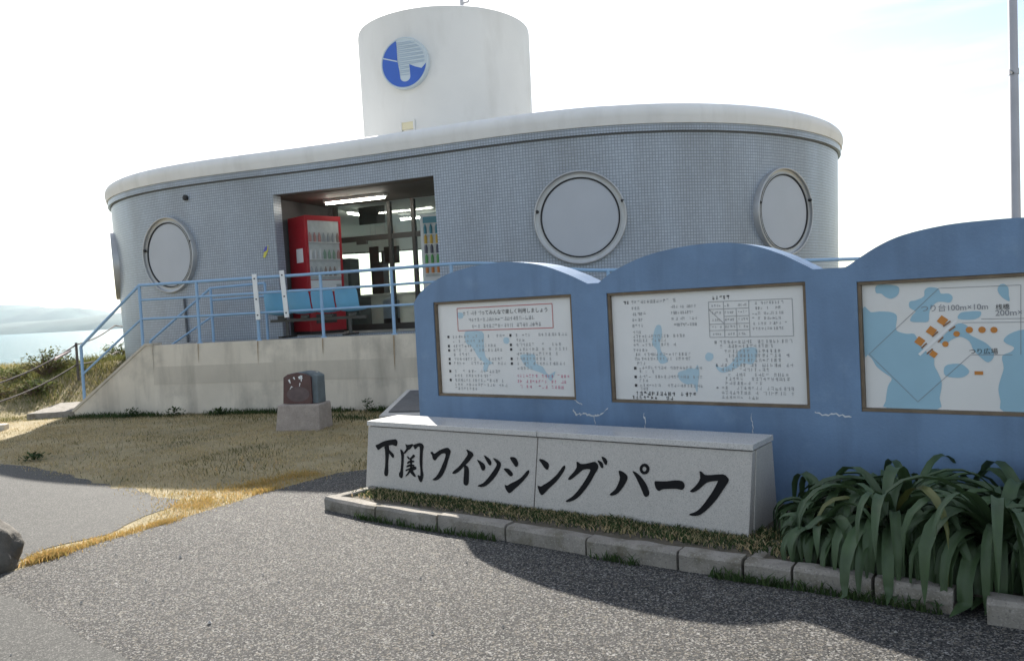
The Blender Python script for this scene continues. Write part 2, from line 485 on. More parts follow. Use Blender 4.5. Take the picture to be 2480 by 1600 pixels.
bld = empty('oval_building', 'oval grey tiled seaside building with portholes and white rolled parapet', 'building')
def drum(name, zs, material, skip=None, off=0., uv=True):
    m = MB(); m.uv = []
    for i in range(len(TS)):
        t0 = TS[i]; t1 = TS[(i+1) % len(TS)] + (2*pi if i == len(TS)-1 else 0); tm = (t0+t1)/2
        for j in range(len(zs)-1):
            z0, z1 = zs[j], zs[j+1]
            if skip and skip(tm, (z0+z1)/2): continue
            m.add([out(t0, off+wall_off(z0), z0), out(t1, off+wall_off(z0), z0), out(t1, off+wall_off(z1), z1), out(t0, off+wall_off(z1), z1)], [(0,1,2,3)])
            m.uv.append([(arc[i], z0), (arc[i+1], z0), (arc[i+1], z1), (arc[i], z1)])
    return m.build(name, material, bld, smooth='all', fix=False)
BZ0, BZ1 = 1.82, 3.25
def hole(t, z): return (T0 < t < T1 and ZF < z < ZD) or (B0 < t < B1 and BZ0 < z < BZ1)
drum('wall', [-.3, ZF, BZ0, BZ1, ZD, ZT], M['tile'], hole)
drum('inner_wall', [ZF, BZ0, BZ1, ZD, ZT], M['inwall'], hole, off=-.24)
def strip(name, t0, t1, o0, o1, z0, z1, material, n=40):
    """ring sector of rectangular section (closed ring when t1-t0 = 2 pi)"""
    m = MB(); full = abs(t1-t0-2*pi) < 1e-6
    for i in range(n+1):
        t = t0+(t1-t0)*i/n
        for o, z in ((o0,z0),(o1,z0),(o1,z1),(o0,z1)): m.v.append(tuple(out(t, o+wall_off(z), z)))
    for i in range(n):
        a = i*4
        for k in range(4): m.f.append((a+k, a+(k+1)%4, a+4+(k+1)%4, a+4+k))
    if not full: m.f += [(0,1,2,3), (n*4, n*4+3, n*4+2, n*4+1)]
    return m.build(name, material, bld, smooth=True)
# entrance reveals in tile, soffit of the opening
for t in (T0, T1):
    e = .004 if t == T0 else -.004
    m = MB(); m.uv = [[(0,ZF),(.24,ZF),(.24,ZD),(0,ZD)]]
    m.add([out(t, wall_off(ZF), ZF), out(t, -.24+wall_off(ZF), ZF), out(t, -.24+wall_off(ZD), ZD), out(t, wall_off(ZD), ZD)], [(0,1,2,3)])
    m.build('reveal', M['tile'], bld, fix=False)
strip('lintel', T0, T1, -.002, -.238, ZD, ZD+.02, M['soffit'], 16)
# sea-side window band: sill, head, mullions, panes
strip('window_sill', B0, B1, .04, -.28, BZ0-.05, BZ0, M['cap'], 24)
strip('window_head', B0, B1, 0, -.24, BZ1, BZ1+.03, M['soffit'], 24)
NP = 7
for k in range(NP+1):
    t = B0+(B1-B0)*k/NP
    if 0 < k < NP: strip('mullion', t-.006, t+.006, -.08, -.14, BZ0, BZ1, M['dark'], 1)
    if k < NP: strip('pane', t+.007, B0+(B1-B0)*(k+1)/NP-.007, -.105, -.115, BZ0, BZ1, M['glass'], 6)
# groove, tiled band, white rolled parapet
m = MB(); m.uv = []
def ring(name, prof, material, uv=False):
    m = MB(); n = len(prof); N = 180
    if uv: m.uv = []
    for i in range(N):
        t = 2*pi*i/N
        for o, z in prof: m.v.append(tuple(out(t, o, z)))
    for i in range(N):
        for k in range(n-1):
            a, b = i*n+k, ((i+1)%N)*n+k
            m.f.append((a, b, b+1, a+1))
            if uv:
                s0 = 42.*i/N; s1 = 42.*(i+1)/N
                m.uv.append([(s0, prof[k][1]), (s1, prof[k][1]), (s1, prof[k+1][1]), (s0, prof[k+1][1])])
    return m.build(name, material, bld, smooth=True, fix=False)
ring('groove', [(-.05,3.985),(.012,3.99),(.012,4.012),(-.05,4.02)], M['groove'])
ring('tile_band', [(-.02,4.010),(.055,4.014),(.055,4.118),(.03,4.12)], M['tile'], uv=True)
cap = [(.02,4.116),(.075,4.12)]
for k in range(9):
    a = -.25 + (pi/2+.25)*k/8
    cap.append((.075-.17+.17*cos(a)+ .03, 4.27+.17*sin(a)))
cap += [(-.35,4.445),(-.5,4.40),(-.52,4.20)]
ring('parapet', cap, M['cap'])
def slab(name, off, z0, z1, material, parent=bld):
    poly = [out(2*pi*i/120, off) for i in range(120)]
    return MB().prism([(p.x, p.y) for p in poly], lambda u, v, d: Vector((u, v, d)), z0, z1).build(name, material, parent)
slab('floor', -.30, ZF-.10, ZF+.004, M['floor'])
slab('ceiling', -.26, 3.72, 3.80, M['inwall'])
slab('roof', -.40, 4.10, 4.22, M['roof'])
# round windows
def porthole(t, z=2.79, zoff=0):
    nrm = onorm(t); nrm = (nrm + Vector((0,0,-BATTER))).normalized()
    ex = Vector((-nrm.y, nrm.x, 0)).normalized(); ey = nrm.cross(ex); ey = ey if ey.z > 0 else -ey
    c = out(t, wall_off(z), z)
    ax = (ex, ey, nrm)
    w = empty_part('window', bld)
    prof = [(.703,-.12),(.708,.045),(.702,.060),(.690,.064),(.678,.058),(.676,.018),(.650,.010),(.622,.010),(.617,.030),(.608,.030),(.605,-.10)]
    MB().lathe(prof, c, 64, ax, closed=True).build('frame', M['steel'], w, smooth=True)
    MB().lathe([(.604,-.08),(.6045,.022),(.586,.024),(.582,-.08)], c, 64, ax, closed=True).build('seal', M['seal'], w, smooth=True)
    MB().lathe([(.581,-.05),(.581,.010),(.001,.012)], c, 64, ax).build('panel', M['panel_grey'], w, smooth=True)
    for s in (-1, 1):
        q = c + ex*(s*.648) + ey*.13*(1 if s < 0 else 1.6)
        MB().lathe([(.026,.005),(.026,.055),(.016,.065)], q, 12, ax).build('fixing', M['seal'], w, smooth=True)
def empty_part(name, parent):
    o = bpy.data.objects.new(name, None); COL.objects.link(o); o.parent = parent; return o
for t in (1.665, 2.22, .452, .005): porthole(t)
# small wall fittings
def wall_frame(t, z):
    nrm = onorm(t); ex = Vector((-nrm.y, nrm.x, 0)); return frame(out(t, wall_off(z), z), ex, nrm)
F = wall_frame(.539, 3.79)
MB().lathe([(.05,-.02),(.05,.05),(.03,.06)], F(0,0,0), 14, (F(1,0,0)-F(0,0,0), Vector((0,0,1)), F(0,1,0)-F(0,0,0))).build('vent_cap', M['seal'], bld, smooth=True)
m = MB().tube([out(.50, .03+wall_off(z), z) for z in (2.0, 1.5, 1.1, .8)], .022, 8).build('drain_pipe', M['groove'], bld, smooth=True)
# tower
TC, TR = Vector((-1.15, 17.6, 0)), 1.86
tw = empty_part('tower', bld)
NN = 96
MB().lathe([(1.82,4.0),(TR-.02,5.0),(TR,7.37),(TR-.012,7.43),(TR-.05,7.455),(1.60,7.46),(1.58,7.3),(.01,7.3)], TC, NN).build('drum', M['tower'], tw, smooth=True)
for ang, w, h, z in ((-112, .13, .07, 5.17),):
    d = Vector((cos(radians(ang)), sin(radians(ang)), 0)); ex = Vector((-d.y, d.x, 0)); F = frame(TC + d*(TR-.03), ex, d)
    m = MB()
    for a, b in (((-w-.03,-.05,z-.03-h),(-w,.05,z+h)), ((w,-.05,z-.03-h),(w+.03,.05,z+h)), ((-w-.03,-.05,z+h),(w+.03,.05,z+h+.03))): fbox(m, F, a, b)
    m.build('slot_frame', M['tower'], tw)
    fbox(MB(), F, (-w,-.05,z-h), (w,.035,z+h)).build('slot_pane', M['cream'] if ang < -100 else M['stone_tan'], tw)

# porch behind the entrance: everything in the entrance's own frame (a right, b inward, z up)
TL, TRr = out(T0, -.24), out(T1, -.24)
u = (TRr-TL).normalized(); v = Vector((-u.y, u.x))
DW = (TRr-TL).length
E_ = frame((TL.x, TL.y, 0), (u.x, u.y, 0), (v.x, v.y, 0))
def epart(name, a, b, material, parent=bld): return fbox(MB(), E_, a, b).build(name, material, parent)
epart('porch_soffit', (-.25,.04,3.655), (DW+.3,1.75,3.71), M['soffit'])
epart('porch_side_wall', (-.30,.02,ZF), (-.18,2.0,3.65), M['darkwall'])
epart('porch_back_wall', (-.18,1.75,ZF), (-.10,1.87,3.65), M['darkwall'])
epart('porch_side_wall', (DW+.12,.02,ZF), (DW+.22,1.75,3.65), M['inwall'])
# glazed screen
scr = empty_part('glazed_screen', bld)
for a in (-.06, 1.16, 1.68, DW+.06): epart('mullion', (a-.035,1.77,ZF), (a+.035,1.85,3.65), M['dark'], scr)
for a0, a1 in ((-.025,1.125),(1.195,1.645),(1.715,DW+.02)):
    epart('transom', (a0,1.78,2.93), (a1,1.84,3.03), M['dark'], scr)
    epart('bottom_rail', (a0,1.78,ZF), (a1,1.84,ZF+.12), M['dark'], scr)
    epart('pane', (a0,1.805,ZF+.12), (a1,1.813,2.93), M['glass'], scr)
    epart('pane', (a0,1.805,3.03), (a1,1.813,3.65), M['glass'], scr)
epart('door_closer', (.45,1.70,2.86), (.67,1.77,2.93), M['dark'], scr)

def fluor(label, a, b, z, along='a', L=1.2):
    r = empty('ceiling_light', label, 'ceiling light', 'fluorescent lights at the entrance')
    d0 = (a-L/2, b-.06) if along == 'a' else (a-.06, b-L/2); d1 = (a+L/2, b+.06) if along == 'a' else (a+.06, b+L/2)
    fbox(MB(), E_, (*d0, z-.05), (*d1, z)).build('housing', M['white'], r)
    p, q = (E_(a-L/2+.03, b, z-.075), E_(a+L/2-.03, b, z-.075)) if along == 'a' else (E_(a, b-L/2+.03, z-.075), E_(a, b+L/2-.03, z-.075))
    MB().tube([p, q], .019, 8).build('tube', M['tube'], r, smooth=True)
    rebase(r, E_(a, b, z))
fluor('lit strip light on the brown porch soffit above the entrance', 1.0, .85, 3.654, 'a', 1.3)
fluor('lit strip light on the hall ceiling just behind the glazing', -.35, 3.3, 3.718, 'b', 1.2)
fluor('lit strip light farther back on the hall ceiling', .6, 4.6, 3.718, 'a', 1.5)

# ------------------------------------------------------------------ platform, stairs
EDGE = [(-6.02,13.34),(-5.2,13.17),(-4.2,12.95),(-3.0,12.66),(-1.85,12.28),(-.85,11.86),(.4,11.3),(1.4,10.95),(2.6,10.75),(4.0,10.9),(5.4,11.6),(6.6,12.8)]
plat = empty('platform', 'pale concrete entrance platform with sloping stair wing wall below the blue railing', 'platform')
def zramp(x): return ZF-.02 - .26*sstep(-.9, 1.6, x)
INN = []
for x, y in EDGE:
    best = min((out(2*pi*i/720+.1, .02, 0) for i in range(0, 330)), key=lambda q: (q.x-x-.25)**2+(q.y-y)**2)
    INN.append((best.x, best.y))
# retaining wall in three courses (a darker cast band between two pale ones); bottom flares out a little
def wpt(i, z, d):                       # d: outward
    a = Vector(EDGE[max(i-1,0)]); b = Vector(EDGE[min(i+1,len(EDGE)-1)]); t = (b-a).normalized(); nn = Vector((t.y,-t.x))
    q = Vector(EDGE[i]) + nn*(d + .06*(1-z/ZF)); return (q.x, q.y, z)
def course(name, z0, z1, material, d):
    m = MB(); n = len(EDGE)
    for i in range(n):
        k = zramp(EDGE[i][0])/(ZF-.02)
        for z, dd in ((z0,-.25),(z0,d),(z1,d),(z1,-.25)): m.v.append(wpt(i, z*k, dd))
    for i in range(n-1):
        for k in range(4): m.f.append((i*4+k, i*4+(k+1)%4, i*4+4+(k+1)%4, i*4+4+k))
    m.f += [(0,1,2,3), (n*4-4, n*4-1, n*4-2, n*4-3)]
    return m.build(name, material, plat, smooth=True)
course('wall_course', -.1, .50, M['conc'], .0)
course('wall_band', .50, .80, M['conc_d'], .004)
course('wall_course', .80, ZF-.02, M['conc'], .0)
m = MB()
n = len(EDGE)
for (x, y), (x2, y2) in zip(EDGE, INN):
    zz = zramp(x)
    m.v += [(x, y, zz-.01), (x2, y2, zz-.01), (x2, y2, zz-.2), (x, y, zz-.2)]
for i in range(n-1):
    a = i*4
    for k in range(4): m.f.append((a+k, a+(k+1)%4, a+4+(k+1)%4, a+4+k))
m.build('deck', M['paving'], plat)
# stair wing wall: wedge from the ground up to the deck
A, Bq = Vector((-7.55,13.66)), Vector((-6.02,13.34))
dd = (Bq-A).normalized(); nn = Vector((dd.y,-dd.x))
SF = frame((A.x, A.y, 0), (dd.x, dd.y, 0), (-nn.x, -nn.y, 0))
LW = (Bq-A).length
MB().prism([(-.02,-.1),(LW,-.1),(LW,ZF-.02),(LW-.12,ZF-.02),(-.02,.09)], lambda a, z, b: SF(a, b, z), -.03, .20).build('wing_wall', M['conc'], plat)
MB().prism([(-.06,.09),(-.02,.09),(LW-.12,ZF-.02),(LW+.02,ZF-.02),(LW+.02,ZF+.018),(LW-.13,ZF+.018),(-.04,.13)], lambda a, z, b: SF(a, b, z), -.045, .215).build('wing_coping', M['conc_d'], plat)
NS = 7
for k in range(NS):
    fbox(MB(), SF, (LW*k/NS, .205, -.05), (LW+.02, 1.55, (ZF-.03)*(k+1)/NS - .002*k)).build('step', M['paving'], plat)
fbox(MB(), SF, (LW-.1, .205, 0), (LW+.9, 1.6, ZF-.028)).build('landing', M['paving'], plat)

# ------------------------------------------------------------------ railings
def rpt(x):                                # front railing line on the platform edge
    for (x0,y0),(x1,y1) in zip(EDGE, EDGE[1:]):
        if x0 <= x <= x1:
            return Vector((x, y0+(y1-y0)*(x-x0)/(x1-x0)+.07, 0))
    x0, y0 = EDGE[0]
    return Vector((x, y0+.07-(x-x0)*.205, 0))
rl = empty('railing', 'pale blue tubular railing along the platform edge with sloping stair handrail', 'railing')
XR = [-6.24,-5.19,-4.13,-3.01,-1.82,-.86,.2,1.37,2.5,3.8,5.2]
for hh in (1.02, .77, .45):
    pts = []
    for i in range(60):
        x = -6.24+(5.2+6.24)*i/59
        p = rpt(x); pts.append((p.x, p.y, zramp(x)+hh))
    MB().tube(pts, .025 if hh > 1 else .019, 8).build('top_rail' if hh > 1 else 'middle_rail', M['rail'], rl, smooth=True)
p0 = rpt(-7.42)
foot = Vector((-7.42, p0.y, 0))
MB().tube([foot+Vector((0,0,1.20)), (rpt(-6.24).x, rpt(-6.24).y, zramp(-6.2)+1.02)], .025, 8).build('stair_handrail', M['rail'], rl, smooth=True)
MB().tube([foot+Vector((0,0,.72)), (rpt(-6.24).x, rpt(-6.24).y, zramp(-6.2)+.45)], .019, 8).build('stair_rail', M['rail'], rl, smooth=True)
MB().tube([foot+Vector((0,0,.05)), foot+Vector((0,0,1.20))], .026, 8).build('post', M['rail'], rl, smooth=True)
for x in XR:
    p = rpt(x); zb = zramp(x)-.02 if x > -6.1 else .85
    MB().tube([(p.x,p.y,zb), (p.x,p.y,zramp(x)+1.02)], .026, 8).build('post', M['rail'], rl, smooth=True)
    MB().lathe([(.05,zb),(.05,zb+.012),(.028,zb+.018)], (p.x,p.y,.02), 12).build('base_flange', M['rail'], rl, smooth=True)
rebase(rl, foot)
rr_ = random.Random(4)
for x in (-5.19,-4.13,-3.01,-1.82):
    q = rpt(x) - Vector((0,.07,0)); nn_ = Vector((-.27,-.963,0)); tt_ = Vector((.963,-.27,0)); L_ = rr_.uniform(.25,.6); w_ = rr_.uniform(.008,.016)
    def sp(a, z): return q + tt_*a + nn_*(.012+.06*(1-(ZF-z)/ZF*0-z/ZF)) + Vector((0,0,z))
    zt = zramp(x)-.004
    MB().add([sp(-w_,zt), sp(w_,zt), sp(w_*.7,zt-L_*.4), sp(w_*.2,zt-L_), sp(-w_*.3,zt-L_*.8), sp(-w_*.8,zt-L_*.5)], [(0,1,2,3,4,5)]).build('rust_run', M['rust'], plat)
r2 = empty('railing', 'inner pale blue stair handrail close to the tiled wall', 'railing')
def ip(x): return Vector((x, 13.93-(x+5.23)*.22, 0))
pts = [ip(-6.45)+Vector((0,0,1.22)), ip(-5.22)+Vector((0,0,2.09)), ip(-4.2)+Vector((0,0,2.12))]
MB().tube(pts, .023, 8).build('handrail', M['rail'], r2, smooth=True)
MB().tube([ip(-6.45)+Vector((0,0,.9)), ip(-5.22)+Vector((0,0,1.60)), ip(-4.2)+Vector((0,0,1.62))], .018, 8).build('middle_rail', M['rail'], r2, smooth=True)
MB().tube([ip(-5.22)+Vector((0,0,1.88)), ip(-4.2)+Vector((0,0,1.90))], .018, 8).build('middle_rail', M['rail'], r2, smooth=True)
for x, z0, z1 in ((-6.45,.25,1.22),(-5.22,1.12,2.09),(-4.2,1.14,2.12)):
    MB().tube([ip(x)+Vector((0,0,z0)), ip(x)+Vector((0,0,z1))], .024, 8).build('post', M['rail'], r2, smooth=True)
rebase(r2, ip(-6.45))

# white boards strapped to the rails
def wboard(x, z0, z1, tilt, label):
    r = empty('white_board', label, 'board', 'white boards strapped to the railing')
    p = rpt(x) - Vector((0, .045, 0))
    a, b = p + Vector((tilt, 0, z0)), p + Vector((-tilt, 0, z1))
    MB().bar(a, b, .075, .03, (0,1,0)).build('plank', M['white'], r, bevel=.005)
    for k in (.1, .45, .9):
        q = a.lerp(b, k); MB().lathe([(.013,0),(.013,.02)], q, 10, (Vector((1,0,0)), Vector((0,0,1)), Vector((0,-1,0)))).build('bolt', M['seal'], r)
    rebase(r, p)
wboard(-4.12, 1.50, 2.24, .012, 'narrow white board strapped to the railing left of the seats')
wboard(-3.63, 1.51, 2.27, .02, 'narrow white board strapped to the railing across the second blue seat')

# bench of four seats, backs to the camera
bn = empty('seat_bench', 'row of four blue plastic shell seats on a beam behind the railing', 'bench')
ba, bb = Vector((-4.12,13.36,0)), Vector((-2.55,12.98,0))
bx = (bb-ba).normalized(); by = Vector((-bx.y, bx.x, 0))
for k in range(4):
    F = frame(ba + bx*(.21+.43*k), bx, by)
    m = MB(); nu, nv = 10, 14; prof = [(.43,.40),(.34,.385),(.22,.375),(.10,.375),(.02,.40),(-.03,.46),(-.055,.54),(-.07,.62),(-.085,.70),(-.095,.755),(-.10,.785)]
    nv = len(prof)
    for side in (0, 1):
        for j, (b, z) in enumerate(prof):
            w = .200 if j < 8 else (.196 if j == 8 else .182 if j == 9 else .145)
            for i in range(nu+1):
                s = -1+2*i/nu
                cur = .05*s*s if j > 3 else .03*s*s
                off = side*.012
                m.v.append(tuple(F(w*s, b+(cur if j > 3 else 0)+ (off if j > 3 else 0), ZF+z+(cur if j <= 3 else 0) + (off if j <= 3 else 0))))
    N1 = (nu+1)*nv
    for side in (0, 1):
        for j in range(nv-1):
            for i in range(nu):
                a = side*N1+j*(nu+1)+i; m.f.append((a, a+1, a+nu+2, a+nu+1))
    for i in range(nu):
        m.f.append((i, i+1, N1+i+1, N1+i)); a = (nv-1)*(nu+1)+i; m.f.append((a, a+1, N1+a+1, N1+a))
    for j in range(nv-1):
        for i in (0, nu):
            a = j*(nu+1)+i; m.f.append((a, a+nu+1, N1+a+nu+1, N1+a))
    m.build('seat_shell', M['seat'], bn, smooth=True)
    m = MB().bar(F(0,.18,ZF+.36), F(0,.18,ZF+.30), .12, .12, (0,1,0)); m.build('seat_bracket', M['dark'], bn)
F = frame(ba, bx, by)
MB().bar(F(0,.18,ZF+.28), F(1.75,.18,ZF+.28), .05, .05).build('beam', M['dark'], bn)
for a in (.3, 1.45):
    m = MB().bar(F(a,.18,ZF+.26), F(a,.18,ZF+.02), .05, .05, (0,1,0)); fbox(m, F, (a-.03,-.08,ZF-.01), (a+.03,.44,ZF+.025)); m.build('leg', M['dark'], bn)
rebase(bn, F(.85,.18,ZF))

# ------------------------------------------------------------------ porch things
def vending(name, label, a, b, rot, w, d, h, body, rows, hues):
    r = empty(name, label, 'vending machine')
    c = E_(a, b, ZF); ang = math.atan2(u.y, u.x)+rot
    F = frame(c, (cos(ang), sin(ang), 0), (-sin(ang), cos(ang), 0))
    m = MB(); fbox(m, F, (0,.02,.06), (w,d,h)); m.build('body', body, r, bevel=.012)
    fbox(MB(), F, (.03,.05,0), (w-.03,d-.05,.06)).build('plinth', M['dark'], r)
    m = MB()
    for q in (((0,0,h-.09),(w,.02,h)), ((0,0,.06),(.05,.02,h-.09)), ((w-.05,0,.06),(w,.02,h-.09)), ((.05,0,.06),(w-.05,.02,.14))): fbox(m, F, *q)
    m.build('door_frame', body, r)
    fbox(MB(), F, (.05,.005,h*.46), (w-.05,.02,h-.09)).build('display', M['vend_in'], r)
    for j in range(rows):
        z = h*.49 + (h*.44-.02)*j/rows
        fbox(MB(), F, (.055,-.02,z-.012), (w-.055,.005,z)).build('shelf', M['vend_w'], r)
        nb = max(4, int((w-.12)/.085))
        for k in range(nb):
            x = .085+(w-.17)*k/(nb-1)
            MB().lathe([(.026,0),(.028,.10),(.022,.13),(.012,.15),(.012,.17)], F(x,-.0,z+.001), 8).build('bottle', hues[(j*2+k//3) % len(hues)], r, smooth=True)
    fbox(MB(), F, (.05,.004,h*.36), (w-.05,.02,h*.455)).build('button_panel', M['vend_w'], r)
    fbox(MB(), F, (w-.17,-.012,h*.26), (w-.07,.02,h*.42)).build('coin_panel', M['steel'], r)
    fbox(MB(), F, (.05,.006,.14), (w-.05,.02,h*.355)).build('lower_panel', M['red'] if body is M['red'] else M['vend_w'], r)
    fbox(MB(), F, (.12,-.008,.20), (w-.2,.006,.36)).build('delivery_flap', M['dark'], r)
    rebase(r, c)
    return F, r
hues = [mat('bottle_%s' % n, c, .35) for n, c in (('grey',(.25,.26,.26)),('brown',(.22,.17,.14)),('silver',(.45,.45,.45)),('green',(.16,.24,.17)),('red',(.32,.16,.14)))]
Fv, rv = vending('vending_machine', 'red drinks vending machine at the left of the entrance', .40, .12, radians(66), .74, .60, 2.13, M['red'], 3, hues)
m = MB(); fbox(m, Fv, (-.006,.12,1.30), (-.001,.34,1.55)); pn = m.build('notice', M['white'], rv); pn.location = Vector(pn.location) - rv.location
hues2 = [mat('label_%s' % n, c, .4) for n, c in (('orange',(.55,.20,.05)),('yellow',(.55,.36,.06)),('green',(.10,.32,.10)),('teal',(.06,.22,.28)),('dark',(.10,.10,.13)))]
Fv, rv = vending('vending_machine', 'pale vending machine with orange and green bottle rows beside the right jamb', 2.36, .75, radians(14), .78, .5, 2.0, M['vend_w'], 5, hues2)
m = MB(); fbox(m, Fv, (.05,-.004,1.86), (.73,.004,1.97)); o = m.build('header_panel', hues2[3], rv); o.location = Vector(o.location) - rv.location

# hall contents seen through the glazing
def hall_box(name, label, cat, a, b, z0, w, d, h, material, extra=None):
    r = empty(name, label, cat)
    fbox(MB(), E_, (a,b,z0), (a+w,b+d,z0+h)).build('body', material, r, bevel=.01)
    if extra: extra(r)
    rebase(r, E_(a+w/2, b+d/2, z0))
def hung(name, label, a, b, z0, w, h):
    r = empty(name, label, 'sign')
    fbox(MB(), E_, (a,b,z0), (a+w,b+.03,z0+h)).build('board', M['dark'], r)
    m = MB()
    for s in (.06, w-.06): m.tube([E_(a+s,b+.015,z0+h), E_(a+s,b+.015,3.72)], .006, 6)
    m.build('hanger', M['alu'], r)
    rebase(r, E_(a+w/2, b, z0))
hung('hanging_sign', 'large dark sign hanging under the hall ceiling behind the glazing', .05, 2.5, 3.34, .60, .36)
hung('hanging_sign', 'small dark board hanging before the bright sea windows, left one', -1.62, 5.6, 2.55, .26, .62)
hung('hanging_sign', 'small dark board hanging before the bright sea windows, right one', -1.20, 5.6, 2.72, .42, .42)
def kiosk(r):
    fbox(MB(), E_, (-2.02,4.585,ZF+.95), (-1.64,4.60,ZF+1.40)).build('screen', M['panel_grey'], r)
    fbox(MB(), E_, (-2.3,4.55,ZF), (-1.35,5.1,ZF+.72)).build('cabinet', M['groove'], r)
hall_box('ticket_machine', 'grey ticket machine standing in the hall behind the glazing', 'machine', -2.08, 4.6, ZF+.72, .52, .4, .95, M['groove'], kiosk)
hall_box('cardboard_box', 'dark box stacked on the hall counter against the sea windows', 'box', -1.42, 5.3, ZF+.80, .34, .3, .78, M['dark'])
def ctr(r):
    fbox(MB(), E_, (-1.95,5.2,ZF+.74), (.55,5.75,ZF+.795)).build('top', M['inwall'], r)
hall_box('counter', 'low pale counter in the hall under the hanging boards', 'counter', -1.9, 5.22, ZF, 2.4, .5, .735, M['inwall'], ctr)
r = empty('litter_bin', 'round pale litter bin with dark base inside the glazed screen', 'bin')
MB().lathe([(.16,0),(.17,.02),(.17,.20),(.165,.205)], E_(.75,2.4,ZF), 20).build('base', M['dark'], r, smooth=True)
MB().lathe([(.168,.206),(.175,.55),(.16,.58),(.10,.62),(.01,.63)], E_(.75,2.4,ZF), 20).build('drum', M['panel_grey'], r, smooth=True)
rebase(r, E_(.75,2.4,ZF))
# sticker on the tiled wall
F = wall_frame(.792, 2.70)
r = empty('wall_sticker', 'small torn yellow and blue sticker on the tiled wall beside the entrance', 'sticker')
MB().prism([(-.06,-.10),(-.02,-.12),(.05,.0),(.065,.10),(.0,.06)], lambda a, z, d: F(a, d, z), .004, .008).build('yellow_sheet', mat('sticker_yellow', (.6,.55,.10), .6), r)
MB().prism([(-.05,-.02),(.03,.01),(.05,.085),(.0,.07)], lambda a, z, d: F(a, d, z), .009, .012).build('blue_print', mat('sticker_blue', (.10,.10,.42), .6), r)
rebase(r, F(0,0,0))

# emblem on the tower
ec = TC + Vector((-.355,-.935,0)).normalized()*(TR+.02) + Vector((0,0,6.37))
en = Vector((-.30,-.954,0)).normalized(); ex = Vector((-en.y, en.x, 0)); ex = ex if ex.x > 0 else -ex
em = empty('emblem_sign', 'round blue and pale striped emblem mounted on the white tower', 'sign')
AX = (ex, Vector((0,0,1)), en); RE = .50
MB().lathe([(RE-.03,-.06),(RE,-.05),(RE,.075),(RE-.02,.082),(RE-.03,.07),(.001,.07)], ec, 56, AX).build('disc', M['em_pale'], em, smooth=True)
EF = lambda a, b, d: ec + ex*a*RE + Vector((0,0,1))*b*RE + en*d
def arcp(a0, a1, n, r=.93): return [(r*cos(radians(a0+(a1-a0)*i/n)), r*sin(radians(a0+(a1-a0)*i/n))) for i in range(n+1)]
left = [(-.30,.88)] + [p for p in arcp(112, 268, 24)][0:] + [(0,-.93)]
blue = [(-.29,.86)] + arcp(110, 352, 40) + [(.73,-.30),(.45,-.2),(.22,-.08),(.24,-.52)] + [(.02+.22*cos(radians(a)), -.54+.19*sin(radians(a))) for a in range(0,-181,-20)] + [(-.22,-.3),(-.28,.1)]
MB().prism(blue, EF, .068, .078).build('blue_field', M['em_blue'], em)
m = MB().bar(EF(-.90,.29,.080), EF(-.29,.09,.080), .022, .004, en); m.build('line', M['em_pale'], em)
for k in range(17):
    y = .80-.078*k
    if y > -.08: x0, x1 = -.26, min(.86, math.sqrt(max(0, .87*.87-y*y)))
    else: x0, x1 = -.19, .20
    MB().bar(EF(x0,y,.074), EF(x1,y+.015*(1 if k % 2 else -1),.074), .012, .006, en).build('stripe', M['em_line'], em)
rebase(em, ec)
# lightning rod on the tower
rd = empty('lightning_rod', 'thin forked lightning rod on top of the white tower', 'rod')
c = Vector((-.72,17.6,7.3))
MB().tube([c, c+Vector((0,0,1.9))], [.05,.035], 8).build('mast', M['pole'], rd, smooth=True)
m = MB()
for z, a, s in ((.85,.4,.15),(.95,2.6,.16),(1.15,4.4,.13),(1.3,1.2,.12),(1.6,3.3,.12)):
    m.tube([c+Vector((0,0,z)), c+Vector((cos(a)*s, sin(a)*s, z+.05)), c+Vector((cos(a)*s*1.2, sin(a)*s*1.2, z+.18))], .022, 6)
m.build('prong', M['pole'], rd, smooth=True)
rebase(rd, c)
# flagpole
fp = empty('flagpole', 'tall grey steel pole rising behind the blue sign wall', 'pole')
a, b = Vector((5.70,9.0,0)), Vector((5.83,9.0,7.5))
MB().tube([a, a.lerp(b,.3), b], [.052,.048,.042], 14).build('shaft', M['pole'], fp, smooth=True)
k = a.lerp(b, .51)
MB().tube([k-Vector((0,0,.03)), k+Vector((0,0,.03))], .053, 14).build('clamp', M['pole'], fp, smooth=True)
MB().bar(k+Vector((-.05,-.03,0)), k+Vector((-.05,-.07,-.03)), .02).build('cleat', M['groove'], fp)
MB().lathe([(.12,0),(.12,.03),(.06,.05)], a, 14).build('base_plate', M['groove'], fp, smooth=True)
rebase(fp, a)

# ------------------------------------------------------------------ blue sign wall
EX, EN = Vector((.8075,-.5899,0)), Vector((-.5899,-.8075,0))     # along the wall, towards the viewer
WO = Vector((.652, 6.15, 0))
WF = lambda s, d, z: WO + EX*s - EN*d + Vector((0,0,z))          # d: depth behind the face
PROF = [(-1.90,1.575),(-1.84,1.645),(-1.70,1.731),(-1.49,1.809),(-1.2,1.858),(-.97,1.872),(-.79,1.869),(-.49,1.82),(-.25,1.735),(-.058,1.645),
        (.038,1.645),(.173,1.726),(.43,1.816),(.70,1.858),(.90,1.868),(1.08,1.86),(1.264,1.822),(1.435,1.753),(1.571,1.678),(1.638,1.637),
        (1.836,1.634),(2.018,1.746),(2.166,1.806),(2.40,1.845),(2.62,1.852),(2.84,1.845),(3.08,1.806),(3.23,1.746),(3.41,1.634),(3.62,1.634)]
PANELS = [(-1.668,-.215,.733,1.572),(.10,1.585,.725,1.562),(1.90,3.35,.718,1.540)]
